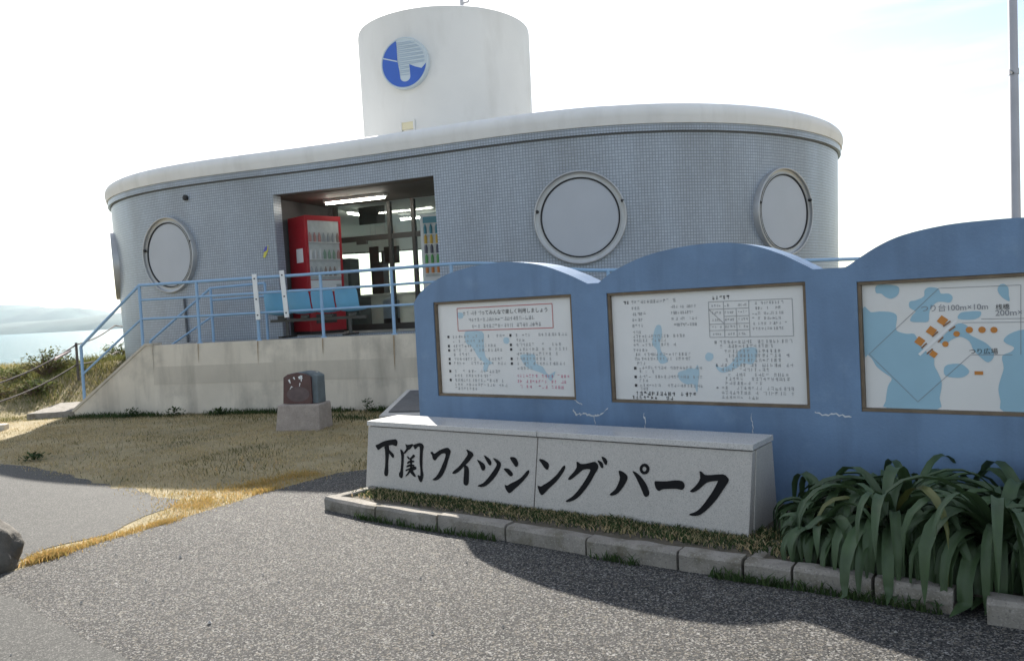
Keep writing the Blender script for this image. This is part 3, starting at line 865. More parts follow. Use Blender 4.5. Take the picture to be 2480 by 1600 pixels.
def ptop(s):
    for i, ((a,za),(b,zb)) in enumerate(zip(PROF, PROF[1:])):
        if a <= s <= b:
            t = (s-a)/(b-a)
            flat = abs(za-zb) < .012 and abs(b-a) < .25 and za < 1.66
            if flat: return za
            def mm(k):
                if k <= 0 or k >= len(PROF)-1: return (PROF[min(k+1,len(PROF)-1)][1]-PROF[max(k-1,0)][1])/(PROF[min(k+1,len(PROF)-1)][0]-PROF[max(k-1,0)][0])
                if PROF[k][1] < 1.66 and k not in (0,1):     # cusp: one-sided
                    return None
                return (PROF[k+1][1]-PROF[k-1][1])/(PROF[k+1][0]-PROF[k-1][0])
            sec = (zb-za)/(b-a); m0, m1 = mm(i), mm(i+1)
            m0 = sec if m0 is None else m0; m1 = sec if m1 is None else m1
            h = b-a; t2, t3 = t*t, t*t*t
            return (2*t3-3*t2+1)*za+(t3-2*t2+t)*h*m0+(-2*t3+3*t2)*zb+(t3-t2)*h*m1
    return PROF[-1][1]
ss = sorted(set([p[0] for p in PROF] + [q for P in PANELS for q in P[:2]] + [round(-1.9+.04*i,3) for i in range(139)]))
TH = .30; ZB = .0
bw = empty('sign_wall', 'blue painted concrete wall with three wave arches holding notice panels', 'sign wall')
m = MB(); RD = .07
for a, b in zip(ss, ss[1:]):
    mid = (a+b)/2; P = next((P for P in PANELS if P[0] < mid < P[1]), None)
    ta, tb = ptop(a), ptop(b)
    for lo, hi_a, hi_b in (((ZB, P[2], P[2]), (P[3], ta, tb)) if P else ((ZB, ta, tb),)):
        m.add([WF(a,0,lo), WF(b,0,lo), WF(b,0,hi_b), WF(a,0,hi_a)], [(0,1,2,3)])
    m.add([WF(a,TH,ZB), WF(b,TH,ZB), WF(b,TH,tb), WF(a,TH,ta)], [(3,2,1,0)])
    m.add([WF(a,0,ta), WF(b,0,tb), WF(b,TH,tb), WF(a,TH,ta)], [(0,1,2,3)])
for s in (ss[0], ss[-1]): m.add([WF(s,0,ZB), WF(s,TH,ZB), WF(s,TH,ptop(s)), WF(s,0,ptop(s))], [(0,1,2,3)])
for a, b, lo, hi in PANELS:
    for q in ([(a,lo),(b,lo)],[(b,lo),(b,hi)],[(b,hi),(a,hi)],[(a,hi),(a,lo)]):
        m.add([WF(q[0][0],0,q[0][1]), WF(q[1][0],0,q[1][1]), WF(q[1][0],RD,q[1][1]), WF(q[0][0],RD,q[0][1])], [(0,1,2,3)])
    m.add([WF(a,RD,lo), WF(b,RD,lo), WF(b,RD,hi), WF(a,RD,hi)], [(0,1,2,3)])
bm = bmesh.new(); wme = m.build('wall', M['bluewall'], bw, fix=False)
bm.from_mesh(wme.data); bmesh.ops.remove_doubles(bm, verts=bm.verts, dist=.0005); bmesh.ops.recalc_face_normals(bm, faces=bm.faces); bm.to_mesh(wme.data); bm.free()


def glyph_marks(m, x0, x1, z, h, rng, f, dens=.8, gap=1.0):
    """a row of small illegible printed characters: a few strokes each"""
    x = x0
    while x < x1:
        if rng.random() < dens:
            w = h*rng.uniform(.7, .95)
            for k in range(rng.choice((2,3,3,4))):
                t = rng.uniform(.10,.17)*h
                if rng.random() < .55:
                    y = z+h*rng.uniform(.05,.9); a = x+w*rng.uniform(0,.2); b = x+w*rng.uniform(.7,1)
                    m.add([f(a,y), f(b,y+rng.uniform(-.08,.08)*h), f(b,y+t), f(a,y+t)], [(0,1,2,3)])
                else:
                    a = x+w*rng.uniform(.1,.85); q = rng.uniform(-.15,.15)*w
                    m.add([f(a+q,z), f(a+q+t,z), f(a+t,z+h), f(a,z+h)], [(0,1,2,3)])
        x += h*gap
def text_mesh(body, s0, s1, z, f, material, name, parent, tilt=0):
    cu = bpy.data.curves.new(name, 'FONT'); cu.body = body; cu.size = 1; cu.resolution_u = 3
    o = bpy.data.objects.new(name, cu); COL.objects.link(o)
    dg = bpy.context.evaluated_depsgraph_get(); me = bpy.data.meshes.new_from_object(o.evaluated_get(dg))
    bpy.data.objects.remove(o)
    if not me.vertices: return
    x0 = min(p.co.x for p in me.vertices); x1 = max(p.co.x for p in me.vertices); y0 = min(p.co.y for p in me.vertices)
    k = (s1-s0)/(x1-x0)
    for p in me.vertices: p.co = f(s0+(p.co.x-x0)*k, z+(p.co.y-y0)*k+tilt*(p.co.x-x0)*k)
    q = bpy.data.objects.new(name, me); COL.objects.link(q); q.parent = parent; me.materials.clear(); me.materials.append(material)
    return q
def smooth_poly(poly, k=3):
    n = len(poly); r = []
    for i in range(n):
        p0, p1, p2, p3 = (Vector(poly[(i+j-1) % n]) for j in range(4))
        for j in range(k):
            t = j/k
            r.append(tuple(.5*((2*p1)+(-p0+p2)*t+(2*p0-5*p1+4*p2-p3)*t*t+(-p0+3*p1-3*p2+p3)*t*t*t)))
    return r
rng = random.Random(3)
BK = {"L":{"character_shita":[[[0.077,0.347],[0.102,0.356],[0.154,0.38],[0.207,0.395],[0.278,0.407],[0.304,0.407],[0.32,0.387],[0.316,0.361],[0.301,0.354],[0.274,0.361],[0.238,0.357],[0.159,0.339],[0.116,0.312],[0.099,0.319]],[[0.179,0.34],[0.225,0.353],[0.235,0.289],[0.234,0.213],[0.243,0.137],[0.234,0.111],[0.211,0.112],[0.2,0.134],[0.204,0.191],[0.198,0.268],[0.188,0.318]],[[0.219,0.327],[0.252,0.31],[0.286,0.289],[0.294,0.268],[0.283,0.259],[0.256,0.278],[0.228,0.302]]],"character_seki":[[[0.357,0.332],[0.384,0.321],[0.399,0.3],[0.403,0.238],[0.404,0.175],[0.407,0.125],[0.394,0.107],[0.37,0.119],[0.365,0.144],[0.376,0.16],[0.38,0.217],[0.375,0.28]],[[0.409,0.376],[0.435,0.371],[0.482,0.382],[0.495,0.375],[0.484,0.362],[0.46,0.339],[0.44,0.331],[0.42,0.308],[0.399,0.3],[0.406,0.319],[0.425,0.343]],[[0.496,0.372],[0.524,0.384],[0.566,0.395],[0.596,0.384],[0.607,0.366],[0.601,0.338],[0.604,0.252],[0.611,0.191],[0.625,0.149],[0.616,0.106],[0.604,0.093],[0.586,0.106],[0.566,0.141],[0.574,0.146],[0.595,0.144],[0.587,0.202],[0.576,0.25],[0.571,0.324],[0.565,0.364],[0.543,0.364],[0.52,0.342],[0.506,0.354]],[[0.436,0.284],[0.458,0.276],[0.468,0.261],[0.453,0.261]],[[0.503,0.301],[0.521,0.29],[0.51,0.276],[0.477,0.258],[0.468,0.266],[0.488,0.284]],[[0.445,0.237],[0.478,0.254],[0.516,0.252],[0.513,0.241],[0.471,0.234],[0.451,0.222]],[[0.44,0.206],[0.472,0.223],[0.52,0.221],[0.516,0.21],[0.474,0.204],[0.445,0.196]],[[0.434,0.177],[0.475,0.193],[0.5,0.201],[0.494,0.182],[0.479,0.156],[0.448,0.129],[0.437,0.131],[0.458,0.154],[0.468,0.177],[0.439,0.165]],[[0.484,0.191],[0.516,0.21],[0.543,0.204],[0.54,0.186],[0.511,0.177],[0.531,0.154],[0.545,0.137],[0.533,0.13],[0.502,0.146],[0.483,0.163]],[[0.472,0.267],[0.486,0.272],[0.496,0.226],[0.495,0.188],[0.48,0.187],[0.479,0.224]]],"character_fu":[[[0.681,0.328],[0.701,0.335],[0.723,0.321],[0.769,0.349],[0.824,0.37],[0.856,0.374],[0.882,0.355],[0.88,0.326],[0.865,0.277],[0.846,0.215],[0.819,0.165],[0.782,0.132],[0.75,0.12],[0.721,0.124],[0.756,0.148],[0.788,0.193],[0.815,0.249],[0.835,0.299],[0.836,0.329],[0.796,0.326],[0.758,0.296],[0.732,0.27],[0.71,0.284],[0.7,0.308]]],"character_i":[[[1.037,0.372],[1.06,0.369],[1.096,0.355],[1.109,0.335],[1.095,0.317],[1.068,0.285],[1.032,0.253],[0.989,0.214],[0.948,0.188],[0.917,0.186],[0.927,0.204],[0.971,0.237],[1.007,0.275],[1.042,0.319],[1.055,0.343]],[[1.027,0.259],[1.055,0.252],[1.072,0.233],[1.078,0.18],[1.079,0.128],[1.063,0.109],[1.042,0.113],[1.031,0.13],[1.031,0.188],[1.03,0.229]]],"character_tsu":[[[1.146,0.305],[1.18,0.296],[1.212,0.281],[1.228,0.256],[1.222,0.238],[1.207,0.23],[1.192,0.242],[1.175,0.27]],[[1.207,0.342],[1.241,0.33],[1.268,0.314],[1.281,0.292],[1.275,0.274],[1.26,0.276],[1.24,0.298]],[[1.293,0.326],[1.326,0.322],[1.357,0.306],[1.369,0.287],[1.36,0.255],[1.328,0.201],[1.288,0.158],[1.246,0.125],[1.203,0.111],[1.169,0.114],[1.18,0.125],[1.216,0.14],[1.257,0.178],[1.297,0.227],[1.327,0.269],[1.329,0.293]]],"character_shi":[[[1.447,0.342],[1.475,0.348],[1.5,0.339],[1.52,0.312],[1.518,0.287],[1.501,0.28],[1.482,0.298],[1.459,0.322]],[[1.396,0.258],[1.432,0.263],[1.457,0.251],[1.48,0.23],[1.474,0.213],[1.457,0.211],[1.431,0.229]],[[1.415,0.146],[1.437,0.142],[1.468,0.161],[1.515,0.183],[1.562,0.215],[1.6,0.257],[1.62,0.265],[1.618,0.241],[1.596,0.212],[1.558,0.17],[1.505,0.126],[1.466,0.093],[1.444,0.098],[1.425,0.119]]],"character_n":[[[1.699,0.346],[1.727,0.349],[1.759,0.337],[1.782,0.32],[1.781,0.291],[1.77,0.28],[1.746,0.295],[1.721,0.322]],[[1.7,0.165],[1.727,0.162],[1.75,0.176],[1.799,0.206],[1.857,0.258],[1.896,0.309],[1.915,0.32],[1.915,0.295],[1.888,0.251],[1.845,0.2],[1.787,0.147],[1.747,0.107],[1.727,0.11],[1.711,0.134]]],"character_gu":[[[2.006,0.349],[2.02,0.351],[2.04,0.34],[2.083,0.345],[2.126,0.357],[2.151,0.362],[2.173,0.345],[2.175,0.321],[2.155,0.286],[2.126,0.234],[2.085,0.175],[2.044,0.128],[1.995,0.092],[1.951,0.078],[1.936,0.083],[1.95,0.094],[1.993,0.123],[2.041,0.177],[2.082,0.236],[2.112,0.288],[2.114,0.31],[2.064,0.304],[2.035,0.282],[2.0,0.254],[1.964,0.228],[1.946,0.23],[1.956,0.248],[1.991,0.285],[2.011,0.318]],[[2.168,0.373],[2.194,0.368],[2.212,0.351],[2.214,0.327],[2.199,0.327],[2.184,0.349]],[[2.199,0.4],[2.228,0.392],[2.243,0.369],[2.237,0.347],[2.223,0.355],[2.207,0.379]]],"character_pa":[[[2.33,0.315],[2.354,0.316],[2.382,0.301],[2.397,0.284],[2.391,0.256],[2.365,0.212],[2.333,0.173],[2.296,0.155],[2.272,0.156],[2.281,0.169],[2.311,0.195],[2.333,0.237],[2.342,0.276]],[[2.432,0.32],[2.448,0.32],[2.476,0.305],[2.507,0.278],[2.535,0.245],[2.553,0.206],[2.555,0.186],[2.538,0.169],[2.521,0.175],[2.507,0.202],[2.485,0.241],[2.457,0.286]],[[2.551,0.346],[2.549,0.332],[2.542,0.321],[2.531,0.312],[2.518,0.309],[2.505,0.31],[2.493,0.317],[2.486,0.327],[2.482,0.34],[2.484,0.354],[2.491,0.365],[2.502,0.374],[2.515,0.377],[2.528,0.376],[2.54,0.369],[2.548,0.358],[2.551,0.346],[2.53,0.344],[2.529,0.35],[2.525,0.354],[2.52,0.357],[2.515,0.358],[2.509,0.357],[2.505,0.353],[2.502,0.348],[2.501,0.342],[2.502,0.336],[2.506,0.331],[2.51,0.328],[2.516,0.327],[2.522,0.329],[2.526,0.333],[2.529,0.338],[2.53,0.344]]],"character_long_mark":[[[2.591,0.271],[2.612,0.274],[2.673,0.279],[2.729,0.29],[2.773,0.289],[2.791,0.274],[2.793,0.254],[2.778,0.235],[2.744,0.238],[2.687,0.233],[2.643,0.226],[2.623,0.214],[2.604,0.225],[2.593,0.248]]],"character_ku":[[[2.888,0.356],[2.905,0.354],[2.924,0.339],[2.966,0.342],[3.036,0.352],[3.063,0.339],[3.075,0.321],[3.067,0.301],[3.039,0.257],[3.0,0.197],[2.954,0.143],[2.908,0.102],[2.872,0.087],[2.838,0.087],[2.832,0.095],[2.871,0.112],[2.906,0.143],[2.946,0.198],[2.98,0.251],[3.005,0.301],[3.002,0.309],[2.955,0.3],[2.926,0.285],[2.891,0.251],[2.855,0.228],[2.831,0.229],[2.839,0.241],[2.872,0.275],[2.895,0.317]]]},"M":{"a":[[2.006,1.508],[2.045,1.515],[2.113,1.506],[2.138,1.486],[2.128,1.445],[2.093,1.424],[2.059,1.435],[2.034,1.459],[2.004,1.465]],"b":[[2.273,1.429],[2.278,1.465],[2.303,1.483],[2.351,1.474],[2.366,1.442],[2.406,1.44],[2.427,1.417],[2.412,1.386],[2.372,1.392],[2.34,1.389],[2.307,1.355],[2.298,1.319],[2.292,1.278],[2.255,1.273],[2.194,1.281],[2.207,1.318],[2.225,1.34],[2.192,1.364],[2.194,1.401],[2.227,1.408]],"c":[[1.922,1.37],[1.969,1.345],[2.022,1.348],[2.09,1.34],[2.119,1.316],[2.113,1.261],[2.116,1.224],[2.17,1.204],[2.212,1.203],[2.235,1.157],[2.266,1.101],[2.314,1.065],[2.316,1.01],[2.335,0.965],[2.353,0.902],[2.338,0.811],[2.323,0.742],[2.043,0.736],[2.037,0.784],[2.053,0.879],[2.076,0.926],[2.034,0.963],[1.992,1.0],[1.967,1.048],[1.942,1.076],[1.911,1.081]],"d":[[2.451,1.26],[2.501,1.241],[2.507,1.196],[2.545,1.169],[2.589,1.142],[2.618,1.107],[2.628,1.063],[2.601,1.028],[2.571,1.046],[2.527,1.099],[2.506,1.152],[2.46,1.18],[2.413,1.163],[2.38,1.136],[2.349,1.155],[2.382,1.199]],"e":[[2.465,1.322],[2.511,1.329],[2.568,1.327],[2.564,1.296],[2.525,1.28],[2.452,1.287]],"f":[[2.658,1.444],[2.666,1.474],[2.689,1.481],[2.71,1.459],[2.712,1.416],[2.715,1.381],[2.693,1.391],[2.672,1.413]],"g":[[2.368,0.992],[2.392,1.015],[2.455,1.019],[2.486,0.997],[2.5,0.971],[2.476,0.944],[2.437,0.935],[2.374,0.947]],"h":[[2.679,1.158],[2.71,1.192],[2.783,1.216],[2.875,1.197],[2.915,1.146],[2.897,0.978],[2.862,0.747],[2.667,0.743],[2.654,0.802],[2.645,0.871],[2.658,0.933],[2.675,0.994],[2.669,1.063],[2.714,1.089],[2.729,1.114],[2.693,1.136]]},"ML":[[[2.355,1.474],[1.951,1.081]],[[1.951,1.081],[2.219,0.785]],[[2.219,0.785],[2.511,1.073]],[[2.511,1.073],[2.721,1.071]],[[2.355,1.474],[2.772,1.47]],[[2.772,1.47],[2.761,1.071]],[[2.571,1.283],[2.849,1.278]],[[2.471,1.264],[2.848,1.257]]],"MD":[[2.369,1.28,0.0317,4],[2.307,1.219,0.0317,4],[2.242,1.157,0.0317,4],[2.314,1.078,0.025,4],[2.38,1.138,0.0173,9],[2.441,1.198,0.0173,9],[2.508,1.22,0.0192,9],[2.573,1.219,0.0192,9],[2.633,1.217,0.0183,9]],"MB":[[[2.236,1.074],[2.444,1.278],0.0154],[[2.25,1.115],[2.28,1.145],0.0087],[[2.311,1.184],[2.343,1.214],0.0087],[[2.372,1.244],[2.412,1.275],0.0087],[[2.278,1.079],[2.311,1.11],0.0087],[[2.341,1.15],[2.37,1.181],0.0087],[[2.402,1.217],[2.435,1.243],0.0087],[[2.527,0.965],[2.571,0.965],0.0212]],"M1":{"a":[[-1.343,1.301],[-1.155,1.297],[-1.143,1.214],[-1.138,1.098],[-1.099,1.05],[-1.052,1.021],[-1.101,1.011],[-1.13,0.953],[-1.166,0.962],[-1.155,1.03],[-1.208,1.069],[-1.277,1.168],[-1.338,1.198]],"b":[[-0.764,1.086],[-0.683,1.1],[-0.616,1.09],[-0.609,1.021],[-0.544,0.993],[-0.493,0.929],[-0.425,0.957],[-0.445,0.911],[-0.474,0.879],[-0.526,0.929],[-0.602,0.956],[-0.69,0.983],[-0.734,1.021]],"c":[[-0.93,1.23],[-0.905,1.244],[-0.876,1.234],[-0.87,1.205],[-0.891,1.187],[-0.926,1.197]],"d":[[-1.421,1.467],[-1.383,1.47],[-1.352,1.454],[-1.36,1.425],[-1.399,1.416],[-1.426,1.437]]},"M2":{"a":[[0.474,1.277],[0.499,1.307],[0.527,1.293],[0.528,1.224],[0.511,1.181],[0.517,1.111],[0.558,1.067],[0.565,1.033],[0.508,1.02],[0.482,1.068],[0.485,1.12],[0.449,1.164],[0.456,1.216]],"b":[[0.645,0.955],[0.701,0.973],[0.738,0.99],[0.774,0.982],[0.798,1.011],[0.808,0.948],[0.797,0.897],[0.784,0.812],[0.759,0.871],[0.705,0.87],[0.652,0.904]],"c":[[0.859,1.079],[0.882,1.099],[0.916,1.087],[0.915,1.057],[0.887,1.037],[0.862,1.049]],"d":[[0.934,1.016],[0.968,0.991],[1.029,1.007],[1.082,1.065],[1.101,1.106],[1.152,1.13],[1.226,1.129],[1.232,1.08],[1.196,1.016],[1.131,1.024],[1.087,0.991],[1.027,0.966],[0.975,0.957],[0.942,0.982]]}}
for pi_, (a, b, lo, hi) in enumerate(PANELS):
    pn = empty_part('notice_panel', bw)
    for q0, q1 in (((a,.0,lo),(b,RD,lo+.022)),((a,.0,hi-.022),(b,RD,hi)),((a,.0,lo+.022),(a+.022,RD,hi-.022)),((b-.022,.0,lo+.022),(b,RD,hi-.022))):
        (x0,_,z0),(x1,_,z1) = q0, q1
        m = MB().hexa([WF(x0+.001,.012,z0+.001),WF(x1-.001,.012,z0+.001),WF(x1-.001,RD-.002,z0+.001),WF(x0+.001,RD-.002,z0+.001),WF(x0+.001,.012,z1-.001),WF(x1-.001,.012,z1-.001),WF(x1-.001,RD-.002,z1-.001),WF(x0+.001,RD-.002,z1-.001)])
        m.build('trim', M['trim'], pn)
    m = MB().hexa([WF(x,d,z) for z in (lo+.0225, hi-.0225) for x, d in ((a+.0225,.04),(b-.0225,.04),(b-.0225,RD-.003),(a+.0225,RD-.003))])
    m.build('board', M['board'], pn)
    f0 = lambda s, z: WF(s, .0385, z)
    f1 = lambda s, z: WF(s, .0370, z)
    f2 = lambda s, z: WF(s, .0360, z)
    def blobs(d, bmat=M['ink_b']):
        for k, poly in d.items():
            poly = [(min(max(x, a+.024), b-.024), min(max(z, lo+.024), hi-.024)) for x, z in poly]
            sp = [(min(max(x, a+.0235), b-.0235), min(max(z, lo+.0235), hi-.0235)) for x, z in smooth_poly(poly)]
            MB().add([f0(*p) for p in sp], [tuple(range(len(sp)))]).build('blue_print', bmat, pn)
    def line(m, p, q, w, f=f1):
        d = (Vector(q)-Vector(p)).normalized(); nn_ = Vector((-d.y, d.x))*w/2; p, q = Vector(p), Vector(q)
        m.add([f(*(p+nn_)), f(*(p-nn_)), f(*(q-nn_)), f(*(q+nn_))], [(0,1,2,3)])
    if pi_ == 0:
        blobs(BK['M1'], M['ink_b1'])
        m = MB()
        c4 = [(-1.422,1.506),(-.422,1.506),(-.422,1.310),(-1.422,1.310)]
        for k in range(4): line(m, c4[k], c4[(k+1)%4], .007)
        m.build('red_border', M['ink_r'], pn)
        m = MB(); glyph_marks(m, -1.36, -1.17, 1.442, .036, rng, f1, 1, 1.2); m.build('print', M['ink_f'], pn)
        text_mesh('ってみんなで楽しく利用しましょう', -1.15, -.47, 1.440, f1, M['ink'], 'lettering', pn)
        m = MB(); glyph_marks(m, -1.30, -.62, 1.385, .032, rng, f1, .9); glyph_marks(m, -1.30, -.55, 1.328, .032, rng, f1, .9); m.build('print', M['ink_f'], pn)
        m = MB(); mb_ = MB(); mp_ = MB()
        for z, x1, bul in ((1.245,-.93,1),(1.205,-1.10,0),(1.163,-1.0,1),(1.125,-.94,1),(1.088,-1.3,0),(1.048,-.96,1),(1.010,-.93,1),(.940,-.93,1),(.902,-1.10,0),(.862,-.95,1),(.824,-.93,0),(.788,-1.25,0)):
            glyph_marks(m, -1.49, x1, z, .026, rng, f1, .8, 1.25)
            if bul: line(mb_, (-1.55,z+.013), (-1.528,z+.013), .022)
        for z, x1, bul in ((1.245,-.31,1),(1.205,-.72,0),(1.165,-.35,1),(1.127,-.31,1),(1.088,-.40,0),(1.048,-.42,1),(1.008,-.31,1),(.970,-.66,0)):
            glyph_marks(m, -.80, x1, z, .026, rng, f1, .8, 1.25)
            if bul: line(mb_, (-.865,z+.013), (-.843,z+.013), .022)
        for z, x0, x1 in ((.905,-.81,-.31),(.860,-.81,-.31),(.815,-.81,-.35)): glyph_marks(mp_, x0, x1, z, .026, rng, f1, .8, 1.2)
        m.build('print', M['ink_f'], pn); mb_.build('bullets', M['ink'], pn); mp_.build('pink_print', M['ink_p'], pn)
    elif pi_ == 1:
        blobs(BK['M2'], M['ink_b1'])
        m = MB(); mb_ = MB()
        glyph_marks(m, .29, .64, 1.470, .026, rng, f1, .95); glyph_marks(mb_, .225, .25, 1.470, .024, rng, f1, 1)
        for k in range(4):
            z = 1.425-.044*k; glyph_marks(m, .29, .29+rng.uniform(.06,.14), z, .024, rng, f1, 1); glyph_marks(m, .61, .79, z, .022, rng, f1, .9, .8)
        for z, x0, x1 in ((1.245,.29,.36),(1.213,.29,.70),(1.182,.29,.58),(1.150,.29,.64),(1.110,.29,.40),(1.078,.30,.75),(1.045,.30,.75),(1.010,.29,.40),(.978,.33,.83),(.950,.33,.45),(.912,.33,.82),(.882,.33,.42),(.848,.33,.83),(.820,.33,.40)): glyph_marks(m, x0, x1, z, .023, rng, f1, .9, 1.1)
        for z in (.986,.920,.856): line(mb_, (.288,z), (.308,z), .02)
        for z, x1 in ((.785,.82),): 
            pass
        glyph_marks(mb_, .26, .80, .782, .030, rng, f1, .85, 1.1); glyph_marks(mb_, .26, .60, .752, .026, rng, f1, .85, 1.2)
        glyph_marks(mb_, .93, 1.06, 1.472, .026, rng, f1, .9)
        for x0, z0, x1, z1 in ((.90,1.458,1.485,1.455),(.90,1.207,1.485,1.205),(.90,1.458,.90,1.207),(1.485,1.455,1.485,1.205),(1.01,1.458,1.01,1.207),(1.10,1.405,1.10,1.207),(1.19,1.458,1.19,1.207),(.90,1.405,1.19,1.405),(.90,1.30,1.19,1.30),(1.01,1.352,1.19,1.352),(.90,1.255,1.19,1.255),(.90,1.405,1.01,1.30)): line(m, (x0,z0), (x1,z1), .0045)
        for i in range(3):
            for j in range(5): glyph_marks(m, .92+.095*i, .985+.095*i, 1.42-.05*j, .018, rng, f1, .9)
        for k in range(6): glyph_marks(m, 1.21, rng.uniform(1.38,1.46), 1.425-.035*k, .020, rng, f1, .85)
        for z, x0, x1, hd in ((1.160,.97,1.47,1),(1.130,.97,1.34,0),(1.095,1.0,1.45,0),(1.064,1.0,1.45,0),(1.032,1.0,1.38,0),(.998,.97,1.47,1),(.966,.97,1.30,0),(.932,1.02,1.44,0),(.902,1.0,1.44,0),(.872,1.0,1.25,0),(.838,.97,1.47,1),(.805,.97,1.47,0),(.772,.97,1.22,0)):
            glyph_marks(m, x0, x1, z, .024, rng, f1, .9, 1.12)
            if hd: glyph_marks(mb_, .93, .945, z, .022, rng, f1, 1)
        m.build('print', M['ink_f'], pn); mb_.build('bold_print', M['ink'], pn)
    else:
        blobs(BK['M'])
        m = MB()
        for p, q in BK['ML']: line(m, p, q, .0028)
        m.build('plan_lines', M['ink_l'], pn)
        m = MB()
        for x, z, r_, k in BK['MD']:
            n_ = 4 if k == 4 else 12
            m.add([f1(x+r_*cos(2*pi*i/n_+.12), z+r_*sin(2*pi*i/n_+.12)) for i in range(n_)], [tuple(range(n_))])
        p, q, w = BK['MB'][-1]; line(m, p, q, w)
        m.build('orange_print', M['ink_o'], pn)
        m = MB(); p, q, w = BK['MB'][0]; line(m, p, q, w, f1); m.build('pier_print', M['white_ink'], pn)
        m = MB()
        for p, q, w in BK['MB'][1:-1]: line(m, p, q, w, f2)
        m.build('brown_print', M['ink_br'], pn)
        text_mesh('つり台100m×10m', 2.254, 2.607, 1.335, f2, M['ink_l'], 'lettering', pn)
        text_mesh('桟橋', 2.645, 2.714, 1.333, f2, M['ink'], 'lettering', pn)
        text_mesh('200m×10m', 2.643, 2.86, 1.298, f2, M['ink_l'], 'lettering', pn)
        text_mesh('つり広場', 2.504, 2.649, 1.076, f2, M['ink'], 'lettering', pn)
# white bloom along cracks in the paint
def crack(pts, w):
    m = MB(); r_ = random.Random(len(pts)*7+int(pts[0][0]*100)); P = []
    for p, q in zip(pts, pts[1:]):
        for k in range(5):
            t = k/5; P.append((p[0]+(q[0]-p[0])*t+r_.uniform(-.006,.006), p[1]+(q[1]-p[1])*t+r_.uniform(-.008,.008)))
    P.append(pts[-1])
    hi = []; lo_ = []
    for x, z in P: hi.append((x+r_.uniform(.1,.4)*w, z+r_.uniform(.2,1)*w)); lo_.append((x-r_.uniform(.1,.4)*w, z-r_.uniform(.2,1)*w))
    for k in range(len(P)-1): m.add([WF(x,-.0025,z) for x, z in (lo_[k], lo_[k+1], hi[k+1], hi[k])], [(0,1,2,3)])
    m.build('paint_bloom', M['efflor'], bw)
crack([(-.245,.655),(-.215,.619),(-.155,.628),(-.059,.611),(-.001,.63),(.07,.676)], .010)
crack([(-.059,.611),(-.051,.58),(-.055,.50)], .008)
crack([(-.23,.735),(-.16,.70)], .005)
crack([(.370,.65),(.378,.60),(.38,.52)], .011)
crack([(1.191,.69),(1.195,.6),(1.193,.50)], .007)
crack([(1.614,.705),(1.668,.688),(1.748,.698),(1.839,.682)], .006)
rebase(bw, WF(.9, .15, 0))

# ------------------------------------------------------------------ granite name stone
GL = 3.2077; GB = Vector((-1.267,6.507,.08))
gs = empty('granite_sign', 'long low grey granite name stone with black brush lettering', 'sign')
UPV = (-EN*.10 + Vector((0,0,.52))).normalized(); FN = UPV.cross(EX); FN = FN if FN.y < 0 else -FN
GF = lambda s, h, d: GB + EX*s + UPV*h + FN*d               # d: proud of the face
HS = .497
def gpt(s, b, z): return GB + EX*s - EN*b + Vector((0,0,z))  # b: depth from the foot of the face
def gblock(name, s0, s1, b0, b1, b0t, b1t, z0, z1, material, s0t=None, s1t=None, bev=.004):
    s0t = s0 if s0t is None else s0t; s1t = s1 if s1t is None else s1t
    return MB().hexa([gpt(s0,b0,z0),gpt(s1,b0,z0),gpt(s1,b1,z0),gpt(s0,b1,z0),gpt(s0t,b0t,z1),gpt(s1t,b0t,z1),gpt(s1t,b1t,z1),gpt(s0t,b1t,z1)]).build(name, material, gs, bevel=bev)
ZH = .488
gblock('front_slab', 0, 1.672, 0, .06, .094, .15, 0, ZH, M['granite'], s0t=-.03)
gblock('front_slab', 1.680, GL-.004, 0, .06, .094, .15, 0, ZH, M['granite'], s1t=GL+.006)
gblock('core', .02, GL-.03, .075, .50, .155, .44, -.05, ZH-.008, M['groove'], bev=0)
gblock('end_slab', GL-.028, GL, .075, .52, .160, .45, -.03, ZH, M['granite'], s0t=GL-.02, s1t=GL+.008)
gblock('end_slab', 0, .018, .068, .52, .155, .45, -.03, ZH, M['granite'], s0t=-.028, s1t=-.008)
gblock('cap_slab', -.035, 1.672, .082, .46, .086, .455, ZH+.007, ZH+.045, M['granite_top'])
gblock('cap_slab', 1.678, GL+.014, .082, .46, .086, .455, ZH+.007, ZH+.045, M['granite_top'])
for name, polys in BK['L'].items():
    m = MB()
    for poly in polys:
        pp = smooth_poly(poly, 2) if len(poly) < 32 else poly
        m.prism(pp, lambda a_, h_, d_: GF(a_, h_, d_), .0015, .0045)
    m.build(name, M['brush'], gs)
rebase(gs, gpt(GL/2, .2, 0))

